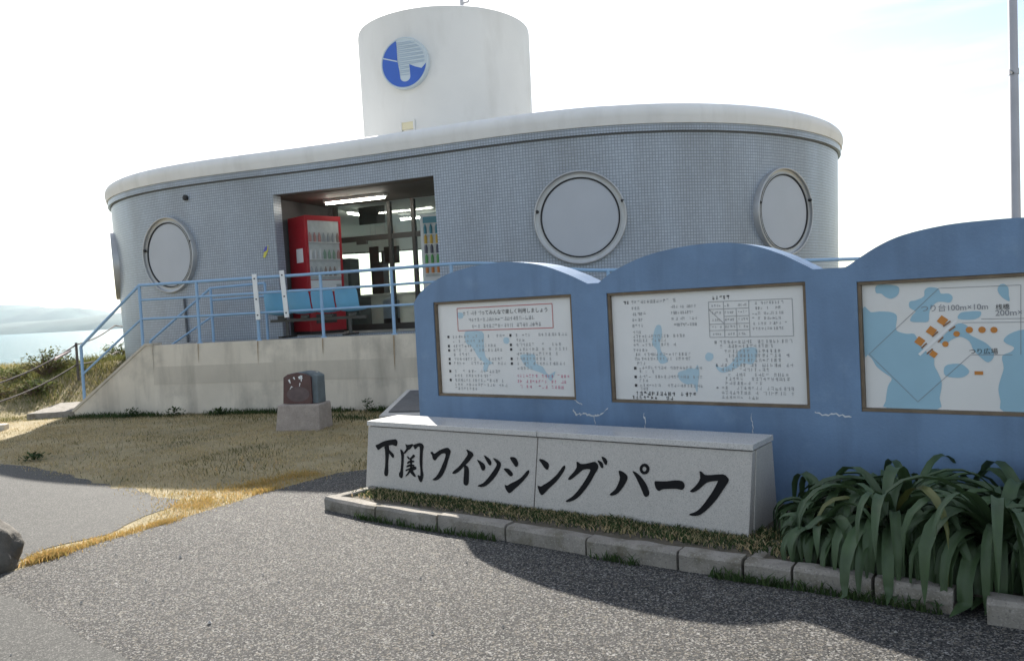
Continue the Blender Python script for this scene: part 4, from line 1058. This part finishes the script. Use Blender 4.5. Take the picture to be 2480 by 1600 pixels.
# ------------------------------------------------------------------ kerb and bed
KB = [(-1.53,6.13),(-1.06,5.72),(-.58,5.37),(-.11,5.04),(.37,4.67),(.84,4.33),(1.14,4.13),(1.35,3.99),(1.66,3.77),(1.93,3.55)]
kr = tag(bpy.data.objects.new('kerb', None), kind='structure'); COL.objects.link(kr)
def kerbstone(a, b, h, w, gap=.008, seed=0):
    a, b = Vector((*a,0)), Vector((*b,0)); d = (b-a).normalized(); nn_ = Vector((-d.y,d.x,0))
    a += d*gap; b -= d*gap; r_ = random.Random(seed); j = lambda: r_.uniform(-.006,.006)
    c = .018
    sec = [(0,-.05),(0,h-c),(c,h),(w-c*.6,h),(w,h-c*.6),(w,-.05)]
    m = MB(); N = 5
    for i in range(N+1):
        p = a.lerp(b, i/N)
        for y, z in sec:
            e = noise.noise(Vector((p.x*9+y*7, p.y*9, z*9+seed)))*.007
            m.v.append(tuple(p + nn_*(y+e+ (j() if i in (0,N) else 0)) + Vector((0,0,z+ (e if z > 0 else 0)))))
    n_ = len(sec)
    for i in range(N):
        for k in range(n_): m.f.append((i*n_+k, i*n_+(k+1)%n_, (i+1)*n_+(k+1)%n_, (i+1)*n_+k))
    m.f += [tuple(range(n_)), tuple(range(N*n_, N*n_+n_))[::-1]]
    return m.build('kerb_stone', M['kerb'], kr, smooth=True)
for i in range(len(KB)-1): kerbstone(KB[i], KB[i+1], .105+.004*(i % 3), .11, seed=i)
kerbstone((2.0,3.44), (2.52,3.07), .115, .12, seed=31); kerbstone((2.53,3.06), (3.1,2.66), .11, .12, seed=32); kerbstone((3.11,2.65), (3.7,2.24), .11, .12, seed=33)
kerbstone((-1.22,6.43), (-1.52,6.15), .10, -.10, seed=41) if False else kerbstone((-1.10,6.62), (-1.49,6.20), .098, .10, seed=41)
kerbstone((1.24,4.14), (1.50,4.50), .085, .09, seed=43)
bed = [(-1.44,6.16),(-1.0,5.80),(-.52,5.45),(.43,4.75),(.9,4.41),(1.41,4.06),(1.99,3.62),(2.6,3.15),(3.7,2.35),(4.3,3.2),(2.9,4.7),(-.9,7.4),(-1.12,6.6)]
bo = sheet('planting_bed', bed, .075, M['soil'], .01, .2, 3); tag(bo, kind='structure')

# ------------------------------------------------------------------ memorial stones
r = empty('stone_pedestal', 'rough tan granite pedestal on the lawn before the platform wall', 'pedestal')
m = MB(); bot = [(-3.24,10.62),(-2.60,10.45),(-2.52,10.92),(-3.12,11.08)]; topq = [(-3.20,10.66),(-2.60,10.49),(-2.53,10.89),(-3.10,11.04)]
m.hexa([(x,y,-.05) for x, y in bot] + [(x,y,.345) for x, y in topq]); m.build('block', M['stone_tan'], r, bevel=.02)
rebase(r, (-2.8,10.8,0))
r = empty('memorial_stone', 'small dark maroon inscribed stone with grey side on the tan pedestal', 'memorial')
d_ = Vector((.965,-.262,0)); n_ = Vector((-.262,-.965,0))
SFm = lambda a, b, z: Vector((-3.13,10.70,.345)) + d_*a - n_*b + Vector((0,0,z))
front = [(.0,.01),(.43,.0),(.42,.36),(.34,.40),(.22,.42),(.08,.40),(.015,.36)]
MB().prism(front, lambda a, z, b: SFm(a, b+z*.05, z), 0, .035).build('polished_face', M['stone_red'], r, bevel=.004)
MB().prism([(a*1.0+(.02 if a < .2 else .075), z*1.02) for a, z in front], lambda a, z, b: SFm(a, b+z*.05, z), .0365, .26).build('rough_body', M['stone_grey'], r, bevel=.015)
MB().prism([(.04+.19+.17*cos(2*pi*i/20), .13+.10*sin(2*pi*i/20)) for i in range(20)], lambda a, z, b: SFm(a, b+z*.05, z), -.003, -.0005).build('worn_face', M['stone_face'], r)
rg = random.Random(5); m = MB()
def ink(m, pts, w):
    for p, q in zip(pts, pts[1:]):
        p, q = Vector(p), Vector(q); dd_ = (q-p).normalized(); o_ = Vector((-dd_.y, dd_.x))*w/2
        m.add([SFm(a, z*.05-.004, z) for a, z in (p+o_, p-o_, q-o_*.4, q+o_*.4)], [(0,1,2,3)])
for pts, w in (([(.10,.33),(.12,.28)],.03), ([(.17,.36),(.19,.33)],.025), ([(.245,.35),(.29,.38),(.285,.30)],.03), ([(.25,.34),(.31,.345)],.02), ([(.14,.24),(.11,.20)],.014), ([(.265,.28),(.255,.235)],.016), ([(.12,.22),(.16,.235)],.01)): ink(m, pts, w)
m.build('engraving', M['white_ink'], r)
rebase(r, (-2.9,10.8,.345))
r = empty('plaque_stone', 'low grey stone with sloping dark plaque behind the left end of the blue wall', 'memorial')
PS = lambda a, b, z: Vector((-1.62,9.35,0)) + d_*a - n_*b + Vector((0,0,z))
MB().hexa([PS(0,0,-.05),PS(1.1,0,-.05),PS(1.1,.6,-.05),PS(0,.6,-.05),PS(0,0,.30),PS(1.1,0,.30),PS(1.1,.6,.54),PS(.12,.6,.54)]).build('block', M['granite'], r, bevel=.012)
MB().hexa([PS(.10,.06,.328),PS(1.0,.06,.328),PS(1.0,.54,.521),PS(.19,.54,.521),PS(.10,.06,.338),PS(1.0,.06,.338),PS(1.0,.54,.531),PS(.19,.54,.531)]).build('plaque', M['plaque'], r)
rebase(r, PS(.55,.3,0))

# ------------------------------------------------------------------ boulder, slab, low kerb at the left
r_ = random.Random(2); m = MB(); bm = bmesh.new(); bmesh.ops.create_icosphere(bm, subdivisions=4, radius=1)
for vv in bm.verts:
    p = vv.co.copy(); k = 1+.16*noise.fractal(p*1.7+Vector((3,1,7)), .8, 2, 6)
    vv.co = Vector((p.x*.30*k, p.y*.27*k, max(p.z, -.55)*.26*k))
me = bpy.data.meshes.new('boulder'); bm.to_mesh(me); bm.free(); me.materials.append(M['rock'])
me.polygons.foreach_set('use_smooth', [True]*len(me.polygons))
o = bpy.data.objects.new('boulder', me); COL.objects.link(o); o.location = (-3.52,5.0,.09); o.rotation_euler = (0,0,.5)
tag(o, 'dark rounded boulder at the edge of the path', 'boulder')
def lump(name, label, cat, pts, h, material):
    mm = MB().hexa([(x,y,land_h(x,y)-.05) for x, y in pts]+[(x,y,land_h(x,y)+h) for x, y in pts])
    tag(mm.build(name, material, bevel=.012), label, cat)
lump('concrete_slab', 'flat concrete slab on the ground at the foot of the stair', 'slab', [(-8.35,13.55),(-7.60,13.70),(-7.62,14.75),(-8.45,14.75)], .10, M['kerb'])
lump('kerb_block', 'short pale kerb block lying in the dry grass', 'kerb block', [(-9.2,12.1),(-7.9,12.25),(-7.95,12.45),(-9.25,12.3)], .09, M['conc_d'])

# rope fence beside the building
rf = empty('rope_fence', 'dark rope fence with thin posts running back beside the building', 'fence')
RP = [(-9.6,11.2),(-8.74,13.5),(-8.76,16.0),(-9.15,18.4),(-9.9,21)]
RH = [.40,.652,1.19,1.54,1.6]; RLo = [.1,.34,.80,.93,1.0]
for (x, y), h in zip(RP, RH):
    if y < 15 or y > 17: continue
    g = land_h(x, y)
    MB().tube([(x,y,g-.1),(x,y,h+.04)], .026, 8).build('post', M['rope'], rf, smooth=True)
for H_ in (RH, RLo):
    pts = []
    for i in range(len(RP)-1):
        for k in range(8):
            t = k/8; s = .06*sin(pi*t)
            pts.append((RP[i][0]*(1-t)+RP[i+1][0]*t, RP[i][1]*(1-t)+RP[i+1][1]*t, H_[i]*(1-t)+H_[i+1]*t-s))
    MB().tube(pts, .014, 7).build('rope', M['rope'], rf, smooth=True)
MB().tube([(-8.745,15.2,.95),(-8.75,15.75,1.08)], .028, 8).build('reflective_sleeve', M['rope_w'], rf, smooth=True)
rebase(rf, (-8.74,13.5,0))

# ------------------------------------------------------------------ plants
def strap_leaf(rg, root, az, L, rise, droop, w, tw):
    """arching strap leaf as a channelled ribbon"""
    N = 11; p = Vector(root); el = rise; pts = []; d = Vector((cos(az), sin(az), 0)); st = L/N
    for i in range(N+1):
        pts.append((p.copy(), el)); 
        el -= droop*(.25+1.5*(i/N))/N*1.6
        el = max(el, -1.5)
        p = p + (d*cos(el)+Vector((0,0,sin(el))))*st
        if p.z < .045: p.z = .045; el = max(el, -.02)
    m = MB(); side0 = Vector((-d.y, d.x, 0))
    for i, (q, e) in enumerate(pts):
        t = i/N; ww = w*min(1, .45+t*2.2)*(1-max(0, (t-.55)/.45)**1.8); ww = max(ww, .0015)
        upv = (-d*sin(e)+Vector((0,0,cos(e)))); a = tw*t
        side = side0*cos(a)+upv*sin(a); nn_ = upv*cos(a)-side0*sin(a)
        for s in (-1, -.5, 0, .5, 1): m.v.append(tuple(q + side*s*ww*.5 + nn_*(abs(s)**1.5*ww*.22)))
    for i in range(N):
        for k in range(4): m.f.append((i*5+k, i*5+k+1, i*5+6+k, i*5+5+k))
    return m
def clump(label, x, y, n, L0, L1, seed, z=.07, lean=None):
    r = empty('strap_leaf_plant', label, 'plant', 'strap-leaved plants in the bed')
    rg = random.Random(seed)
    MB().lathe([(.07,-.05),(.075,.05),(.05,.14),(.02,.2)], (x,y,z), 12).build('stem_base', M['stalk'], r, smooth=True)
    for k in range(n):
        az = 2*pi*(k*.381966)+rg.uniform(-.3,.3)
        if lean is not None and rg.random() < .35: az = lean+rg.uniform(-.7,.7)
        inner = k/n
        m = strap_leaf(rg, (x+cos(az)*.03, y+sin(az)*.03, z+.06), az, (.62 if seed in (1,7) and cos(az) < -.2 else 1)*rg.uniform(L0, L1)*(.93-.15*(1-inner)), rg.uniform(.85,1.52), rg.uniform(1.9,3.9), rg.uniform(.040,.070), rg.uniform(-.5,.5))
        m.build('leaf', M['leaf_y'] if rg.random() < .02 else M['leaf'], r, smooth='all', fix=False)
    rebase(r, (x, y, z))
clump('strap-leaved plant nestling against the right end of the granite stone', 1.74, 4.50, 70, .65, .98, 1)
clump('strap-leaved plant spilling over the kerb just right of the granite stone', 1.95, 4.16, 75, .75, 1.1, 2, lean=-2.2)
clump('tall strap-leaved plant against the blue wall below the map panel', 2.20, 4.46, 70, .80, 1.1, 3)
clump('big strap-leaved plant hanging over the kerb gap near the right edge', 2.33, 3.86, 80, .80, 1.15, 4, lean=-2.4)
clump('strap-leaved plant behind the last kerb block at the right edge', 2.68, 3.66, 70, .75, 1.1, 5, lean=-2.3)
clump('strap-leaved plant at the far right against the blue wall', 2.66, 4.14, 70, .75, 1.05, 6)

clump('small strap-leaved plant at the kerb between the granite corner and the bigger clumps', 1.60, 4.24, 50, .5, .75, 7, lean=-1.9)
clump('strap-leaved plant in the middle of the bed, hemmed in by the other clumps', 2.02, 4.36, 60, .75, 1.0, 8)
# grass and weeds
def inside(p, poly):
    x, y = p; c = False
    for i in range(len(poly)):
        (x0,y0),(x1,y1) = poly[i], poly[i-1]
        if (y0 > y) != (y1 > y) and x < (x1-x0)*(y-y0)/(y1-y0)+x0: c = not c
    return c
def blades(name, n, pick, h0, h1, w, material, label, cat='grass', bend=.6, parent=None, seed=0):
    rg = random.Random(seed); m = MB(); k = 0; tries = 0
    while k < n and tries < n*30:
        tries += 1
        q = pick(rg)
        if q is None: continue
        x, y, z, sc = q
        a = rg.uniform(0, 2*pi); h = rg.uniform(h0, h1)*sc; b = rg.uniform(.1, bend)*h; c_ = rg.uniform(0, 2*pi)
        dx, dy = cos(a)*w/2*sc, sin(a)*w/2*sc
        mx, my = x+cos(c_)*b*.35, y+sin(c_)*b*.35
        m.add([(x-dx,y-dy,z-.005),(x+dx,y+dy,z-.005),(mx+dx*.8,my+dy*.8,z+h*.6),(mx-dx*.8,my-dy*.8,z+h*.6),(x+cos(c_)*b,y+sin(c_)*b,z+h)], [(0,1,2,3),(3,2,4)])
        k += 1
    o = m.build(name, material, parent, fix=False)
    return tag(o, label, cat, kind='stuff')
LAWN = [(-7.6,13.62),(-6.0,13.25),(-4.2,12.88),(-3.0,12.58),(-1.85,12.2),(-.85,11.78),(.4,11.2),(2.0,10.7),(2.0,9.0),(.5,8.3),(-1.70,7.5),(-1.81,7.39),(-2.25,6.78),(-2.65,5.99),(-2.94,5.53),(-3.17,5.02),(-3.28,5.2),(-3.2,5.46),(-3.03,5.75),(-2.91,6.5),(-3.0,6.79),(-3.28,7.01),(-3.91,7.56),(-4.96,8.41),(-5.67,8.97),(-6.02,9.21),(-7.26,9.81),(-9.5,10.7),(-16,11.2),(-16,14.2),(-8.4,14.2)]
def nz(x, y, s, k=0): return noise.noise(Vector((x*s, y*s, k)))
def pick_lawn(rg):
    x, y = rg.uniform(-13,2), rg.uniform(5,14.2)
    if not inside((x+rg.gauss(0,.09),y+rg.gauss(0,.09)), LAWN): return None
    if nz(x,y,1.3,4) < -.25 and rg.random() < .6: return None
    if x < -7.2 and rg.random() < .5: return None
    return x, y, land_h(x,y), .75+.5*nz(x,y,2.1)
blades('lawn_grass', 90000, pick_lawn, .012, .036, .007, M['dry'], 'short dry tan turf in front of the platform', seed=1, bend=1.6)
def pick_green(rg):
    x, y = rg.uniform(-7.5,1.5), rg.uniform(7,13.5)
    if not inside((x,y), LAWN): return None
    near = min((math.hypot(x-a, y-b) for a, b in EDGE+[(-7.5,13.6),(-6.8,13.5)]))
    d_e = min(abs(y-(b0+(b1-b0)*(x-a0)/(a1-a0))) for (a0,b0),(a1,b1) in zip([(-7.6,13.62)]+EDGE, EDGE) if a0 <= x <= a1) if -7.6 < x < 6 else 9
    p = math.exp(-(d_e/.5)**2)*.9 + .30*sstep(-.1,.5,nz(x,y,.8,9))*(1 if x > -4.5 else .3)+.04
    if rg.random() > p: return None
    return x, y, 0, .7+.5*max(0,nz(x,y,1.7,2))
blades('green_grass', 13000, pick_green, .018, .060, .008, M['sward'], 'green grass growing along the foot of the platform wall', seed=2, bend=1.3)
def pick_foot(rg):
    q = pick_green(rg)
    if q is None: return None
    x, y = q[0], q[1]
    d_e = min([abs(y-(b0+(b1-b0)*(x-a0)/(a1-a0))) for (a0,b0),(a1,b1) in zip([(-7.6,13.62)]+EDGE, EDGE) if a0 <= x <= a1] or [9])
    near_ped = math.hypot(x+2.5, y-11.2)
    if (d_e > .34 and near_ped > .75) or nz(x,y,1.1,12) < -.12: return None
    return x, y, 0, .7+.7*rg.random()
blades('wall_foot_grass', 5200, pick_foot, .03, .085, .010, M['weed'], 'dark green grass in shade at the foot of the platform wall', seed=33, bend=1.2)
GLN = [(-1.78,7.42),(-2.25,6.80),(-2.65,6.02),(-2.95,5.56),(-3.18,5.06)]
def pick_gold(rg):
    u_ = rg.random()*4; k = min(3, int(u_)); t = u_-k
    x = GLN[k][0]*(1-t)+GLN[k+1][0]*t; y = GLN[k][1]*(1-t)+GLN[k+1][1]*t
    wid = .045 if k >= 2 else (.34 if k == 1 else .24)
    o_ = abs(rg.gauss(0, 1))*wid; x -= .62*o_; y += .45*o_ 
    if wid > .2: y += .15*o_
    if nz(x,y,2.2,1) < .0 and rg.random() < .85: return None
    return x+rg.gauss(0,.035), y+rg.gauss(0,.02), .008, .7+.7*max(-.3, nz(x,y,2,6))
blades('golden_grass', 7000, pick_gold, .012, .045, .007, M['golden'], 'golden dry grass along the seam between path and road', seed=3, bend=1.4)
def pick_bed(rg):
    t = rg.random(); x = -1.40+(1.42+1.40)*t; y0 = 6.2+(4.15-6.2)*t; x += rg.uniform(.02,.34); y = y0+rg.uniform(.02,.42)
    if not inside((x,y), bed): return None
    q = Vector((x,y,0))-Vector((GB.x,GB.y,0))
    if q.dot(EN) < -.01 and 0 < q.dot(EX) < GL: return None
    return x, y, .075, .7+.6*max(0,nz(x,y,4,3))
blades('bed_grass', 5200, pick_bed, .02, .055, .010, M['weed'], 'short mixed grass between the kerb and the granite stone', seed=4, bend=1.5)
blades('bed_straw', 4200, pick_bed, .015, .045, .010, M['dry'], 'dead straw between the kerb and the granite stone', seed=14, bend=2.0)
def pick_far(rg):
    x, y = rg.uniform(-24,-7.2), rg.uniform(14.0,25.5)
    if x > -9.0 and y > 16.5: x -= 1.2
    pr_ = .45+.55*sstep(15.2,17.5,y)
    if rg.random() > pr_ or nz(x,y,.6,5) < -.35: return None
    return x, y, land_h(x,y), (.22+.78*sstep(14.5,18,y))*(.6+.6*max(-.2,nz(x,y,.5,7)))
blades('tall_grass', 38000, pick_far, .10, .30, .014, M['dry_tall'], 'tall dry coastal grass on the bank left of the building', seed=5, bend=.7)
def pick_bank(rg):
    x, y = rg.uniform(-14,-7.4), rg.uniform(13.3,18)
    if x > -7.55 and y < 13.9: return None
    if inside((x,y), [(-8.45,13.5),(-7.55,13.5),(-7.55,14.8),(-8.45,14.8)]): return None
    if out_d(x,y): return None
    return x, y, land_h(x,y), (.5+.5*sstep(14,16,y))*(.7+.6*max(-.4,nz(x,y,1.2,3)))
def out_d(x, y): return (x+1.1)**2/7.25**2+(y-17.6)**2/5.15**2 < 1
blades('bank_grass', 15000, pick_bank, .05, .17, .014, M['shrub'], 'olive green grass on the bank beside the stair', seed=25, bend=1.0)
blades('bank_straw', 15000, pick_bank, .04, .15, .012, M['dry_tall'], 'pale straw on the bank beside the stair', seed=26, bend=1.2)
def pick_crack(rg):
    u_ = rg.random()*8.99; k = int(u_); t = u_-k
    x = KB[k][0]*(1-t)+KB[k+1][0]*t; y = KB[k][1]*(1-t)+KB[k+1][1]*t
    if nz(x,y,1.6,8) < .08: return None
    return x-.02-abs(rg.gauss(0,.015)), y-.02, .014, .6+.6*rg.random()
blades('kerb_weeds', 900, pick_crack, .015, .06, .009, M['weed'], 'tiny green weeds in the joint below the kerb', seed=6, bend=1.2)

def weed(label, x, y, n, hgt, seed, material):
    rg = random.Random(seed); m = MB(); z = land_h(x,y)
    for k in range(n):
        a = rg.uniform(0,2*pi); rr = min(.16, abs(rg.gauss(0,.08))); px, py, pz = x+cos(a)*rr, y+sin(a)*rr, z+rg.uniform(.01,hgt)*(1-rr*2)
        L = rg.uniform(.03,.07); c_ = rg.uniform(0,2*pi); e = rg.uniform(-.3,.9)
        d = Vector((cos(c_)*cos(e), sin(c_)*cos(e), sin(e))); s = Vector((-sin(c_),cos(c_),0))*L*.28; p = Vector((px,py,max(pz,z+.01)))
        m.add([p, p+d*L*.5+s, p+d*L, p+d*L*.5-s], [(0,1,2,3)])
    tag(m.build('weed', material, fix=False), label, 'weed', 'weeds at the foot of the wall')
for i, (x, y, h, lab) in enumerate(((-6.35,13.15,.16,'dark green weed at the foot of the stair wing wall'),(-5.55,12.95,.15,'dark green weed where wing wall and platform wall meet'),
        (-4.75,12.75,.12,'low dark weed at the wall below the first railing post after the stair'),(-2.25,12.05,.22,'leafy weed against the wall right of the memorial stone'),(-1.75,11.85,.2,'leafy weed against the wall beside the plaque stone'),(-5.6,9.2,.09,'small dark weed near the edge of the path in shade'))):
    weed(lab, x, y, 130, h, i, M['weed'])
def shrub(label, x, y, n, rad, hgt, seed):
    r = empty('shrub', label, 'shrub', 'shrubs on the coastal bank'); rg = random.Random(seed); z = land_h(x,y); tw_ = MB(); lv = MB()
    for k in range(n):
        a = rg.uniform(0,2*pi); q = rad*math.sqrt(rg.random()); h = hgt*rg.uniform(.5,1)*(1-.45*(q/rad)**2)
        tip = Vector((x+cos(a)*q, y+sin(a)*q, z+h)); mid = Vector((x+cos(a)*q*.4, y+sin(a)*q*.4, z+h*.55))
        tw_.tube([(x,y,z-.05), mid, tip], [.012,.008,.003], 4, cap=False)
        for j in range(rg.randint(10,20)):
            p = mid.lerp(tip, rg.uniform(.1,1.08)) + Vector((rg.gauss(0,.05),rg.gauss(0,.05),rg.gauss(0,.05))); L = rg.uniform(.04,.09)
            c_ = rg.uniform(0,2*pi); e = rg.uniform(-.5,.9); d = Vector((cos(c_)*cos(e),sin(c_)*cos(e),sin(e))); s = Vector((-sin(c_),cos(c_),rg.uniform(-.4,.4)))*L*.3
            lv.add([p, p+d*L*.5+s, p+d*L, p+d*L*.5-s], [(0,1,2,3)])
    tw_.build('twigs', M['twig'], r); lv.build('foliage', M['shrub'], r, fix=False); rebase(r, (x,y,z))
for i, (x, y, n, rad, h, lab) in enumerate(((-9.75,16.6,60,.6,.55,'leafy green shrub beside the rope fence post'),(-10.7,17.2,55,.7,.34,'olive shrub left of the rope fence among dry grass'),(-11.9,18.0,50,.8,.32,'scrubby shrub at the left edge of the picture'),
        (-10.3,15.6,40,.6,.34,'low shrub at the front foot of the grassy bank'),(-9.3,19.0,45,.6,.40,'twiggy shrub close to the left wall of the building'),(-9.35,15.5,35,.45,.36,'small bright shrub below the reflective rope sleeve'))):
    shrub(lab, x, y, n, rad, h, i+20)
# dry flower stalks by the seam
ds = empty('dry_stalks', 'thin dead flower stalks standing at the lawn edge', 'plant'); rg = random.Random(8)
for k in range(5):
    x, y = -2.45+rg.uniform(-.35,.25), 7.35+rg.uniform(-.15,.15); h = rg.uniform(.16,.32); t_ = rg.uniform(-.06,.06)
    m = MB().tube([(x,y,0),(x+t_*.5,y,h*.6),(x+t_,y,h)], [.004,.003,.002], 5)
    for j in range(5): m.lathe([(.002,0),(.009,.008),(.002,.02)], (x+t_*(.6+.08*j)+rg.uniform(-.012,.012), y+rg.uniform(-.01,.01), h*(.62+.08*j)), 5)
    m.build('stalk', M['dry'], ds)
rebase(ds, (-2.5,7.35,0))
# loose stones on the road
rg = random.Random(12); m = MB()
for k in range(160):
    x, y = rg.uniform(-3,3.2), rg.uniform(1.8,7)
    if inside((x,y), bed): continue
    s = rg.uniform(.004,.010)*(1.5 if rg.random() < .05 else 1); a = rg.uniform(0,3)
    m.add([(x+s*cos(a+i*pi/2)*rg.uniform(.7,1.2), y+s*sin(a+i*pi/2)*rg.uniform(.7,1.2), .014) for i in range(4)] + [(x,y,.016+s*.9)], [(0,1,4),(1,2,4),(2,3,4),(3,0,4)])
tag(m.build('loose_chippings', M['pebble'], fix=False), 'loose pale stone chippings scattered on the road', 'gravel', kind='stuff')

# ------------------------------------------------------------------ sea air
hz = MB().box((-9600,-200,-7.5), (9600,9600,160)).build('haze', None)
hm = bpy.data.materials.new('haze'); hm.use_nodes = True
hn, hl = hm.node_tree.nodes, hm.node_tree.links
hn.remove(hn['Principled BSDF'])
pv = hn.new('ShaderNodeVolumePrincipled')
pv.inputs['Color'].default_value = (.66,.86,1,1)
pv.inputs['Density'].default_value = .00008
pv.inputs['Anisotropy'].default_value = .3
hl.new(pv.outputs[0], hn['Material Output'].inputs['Volume'])
hz.data.materials.append(hm); tag(hz, kind='stuff', label='pale sea haze between the shore and the far hills', cat='haze')
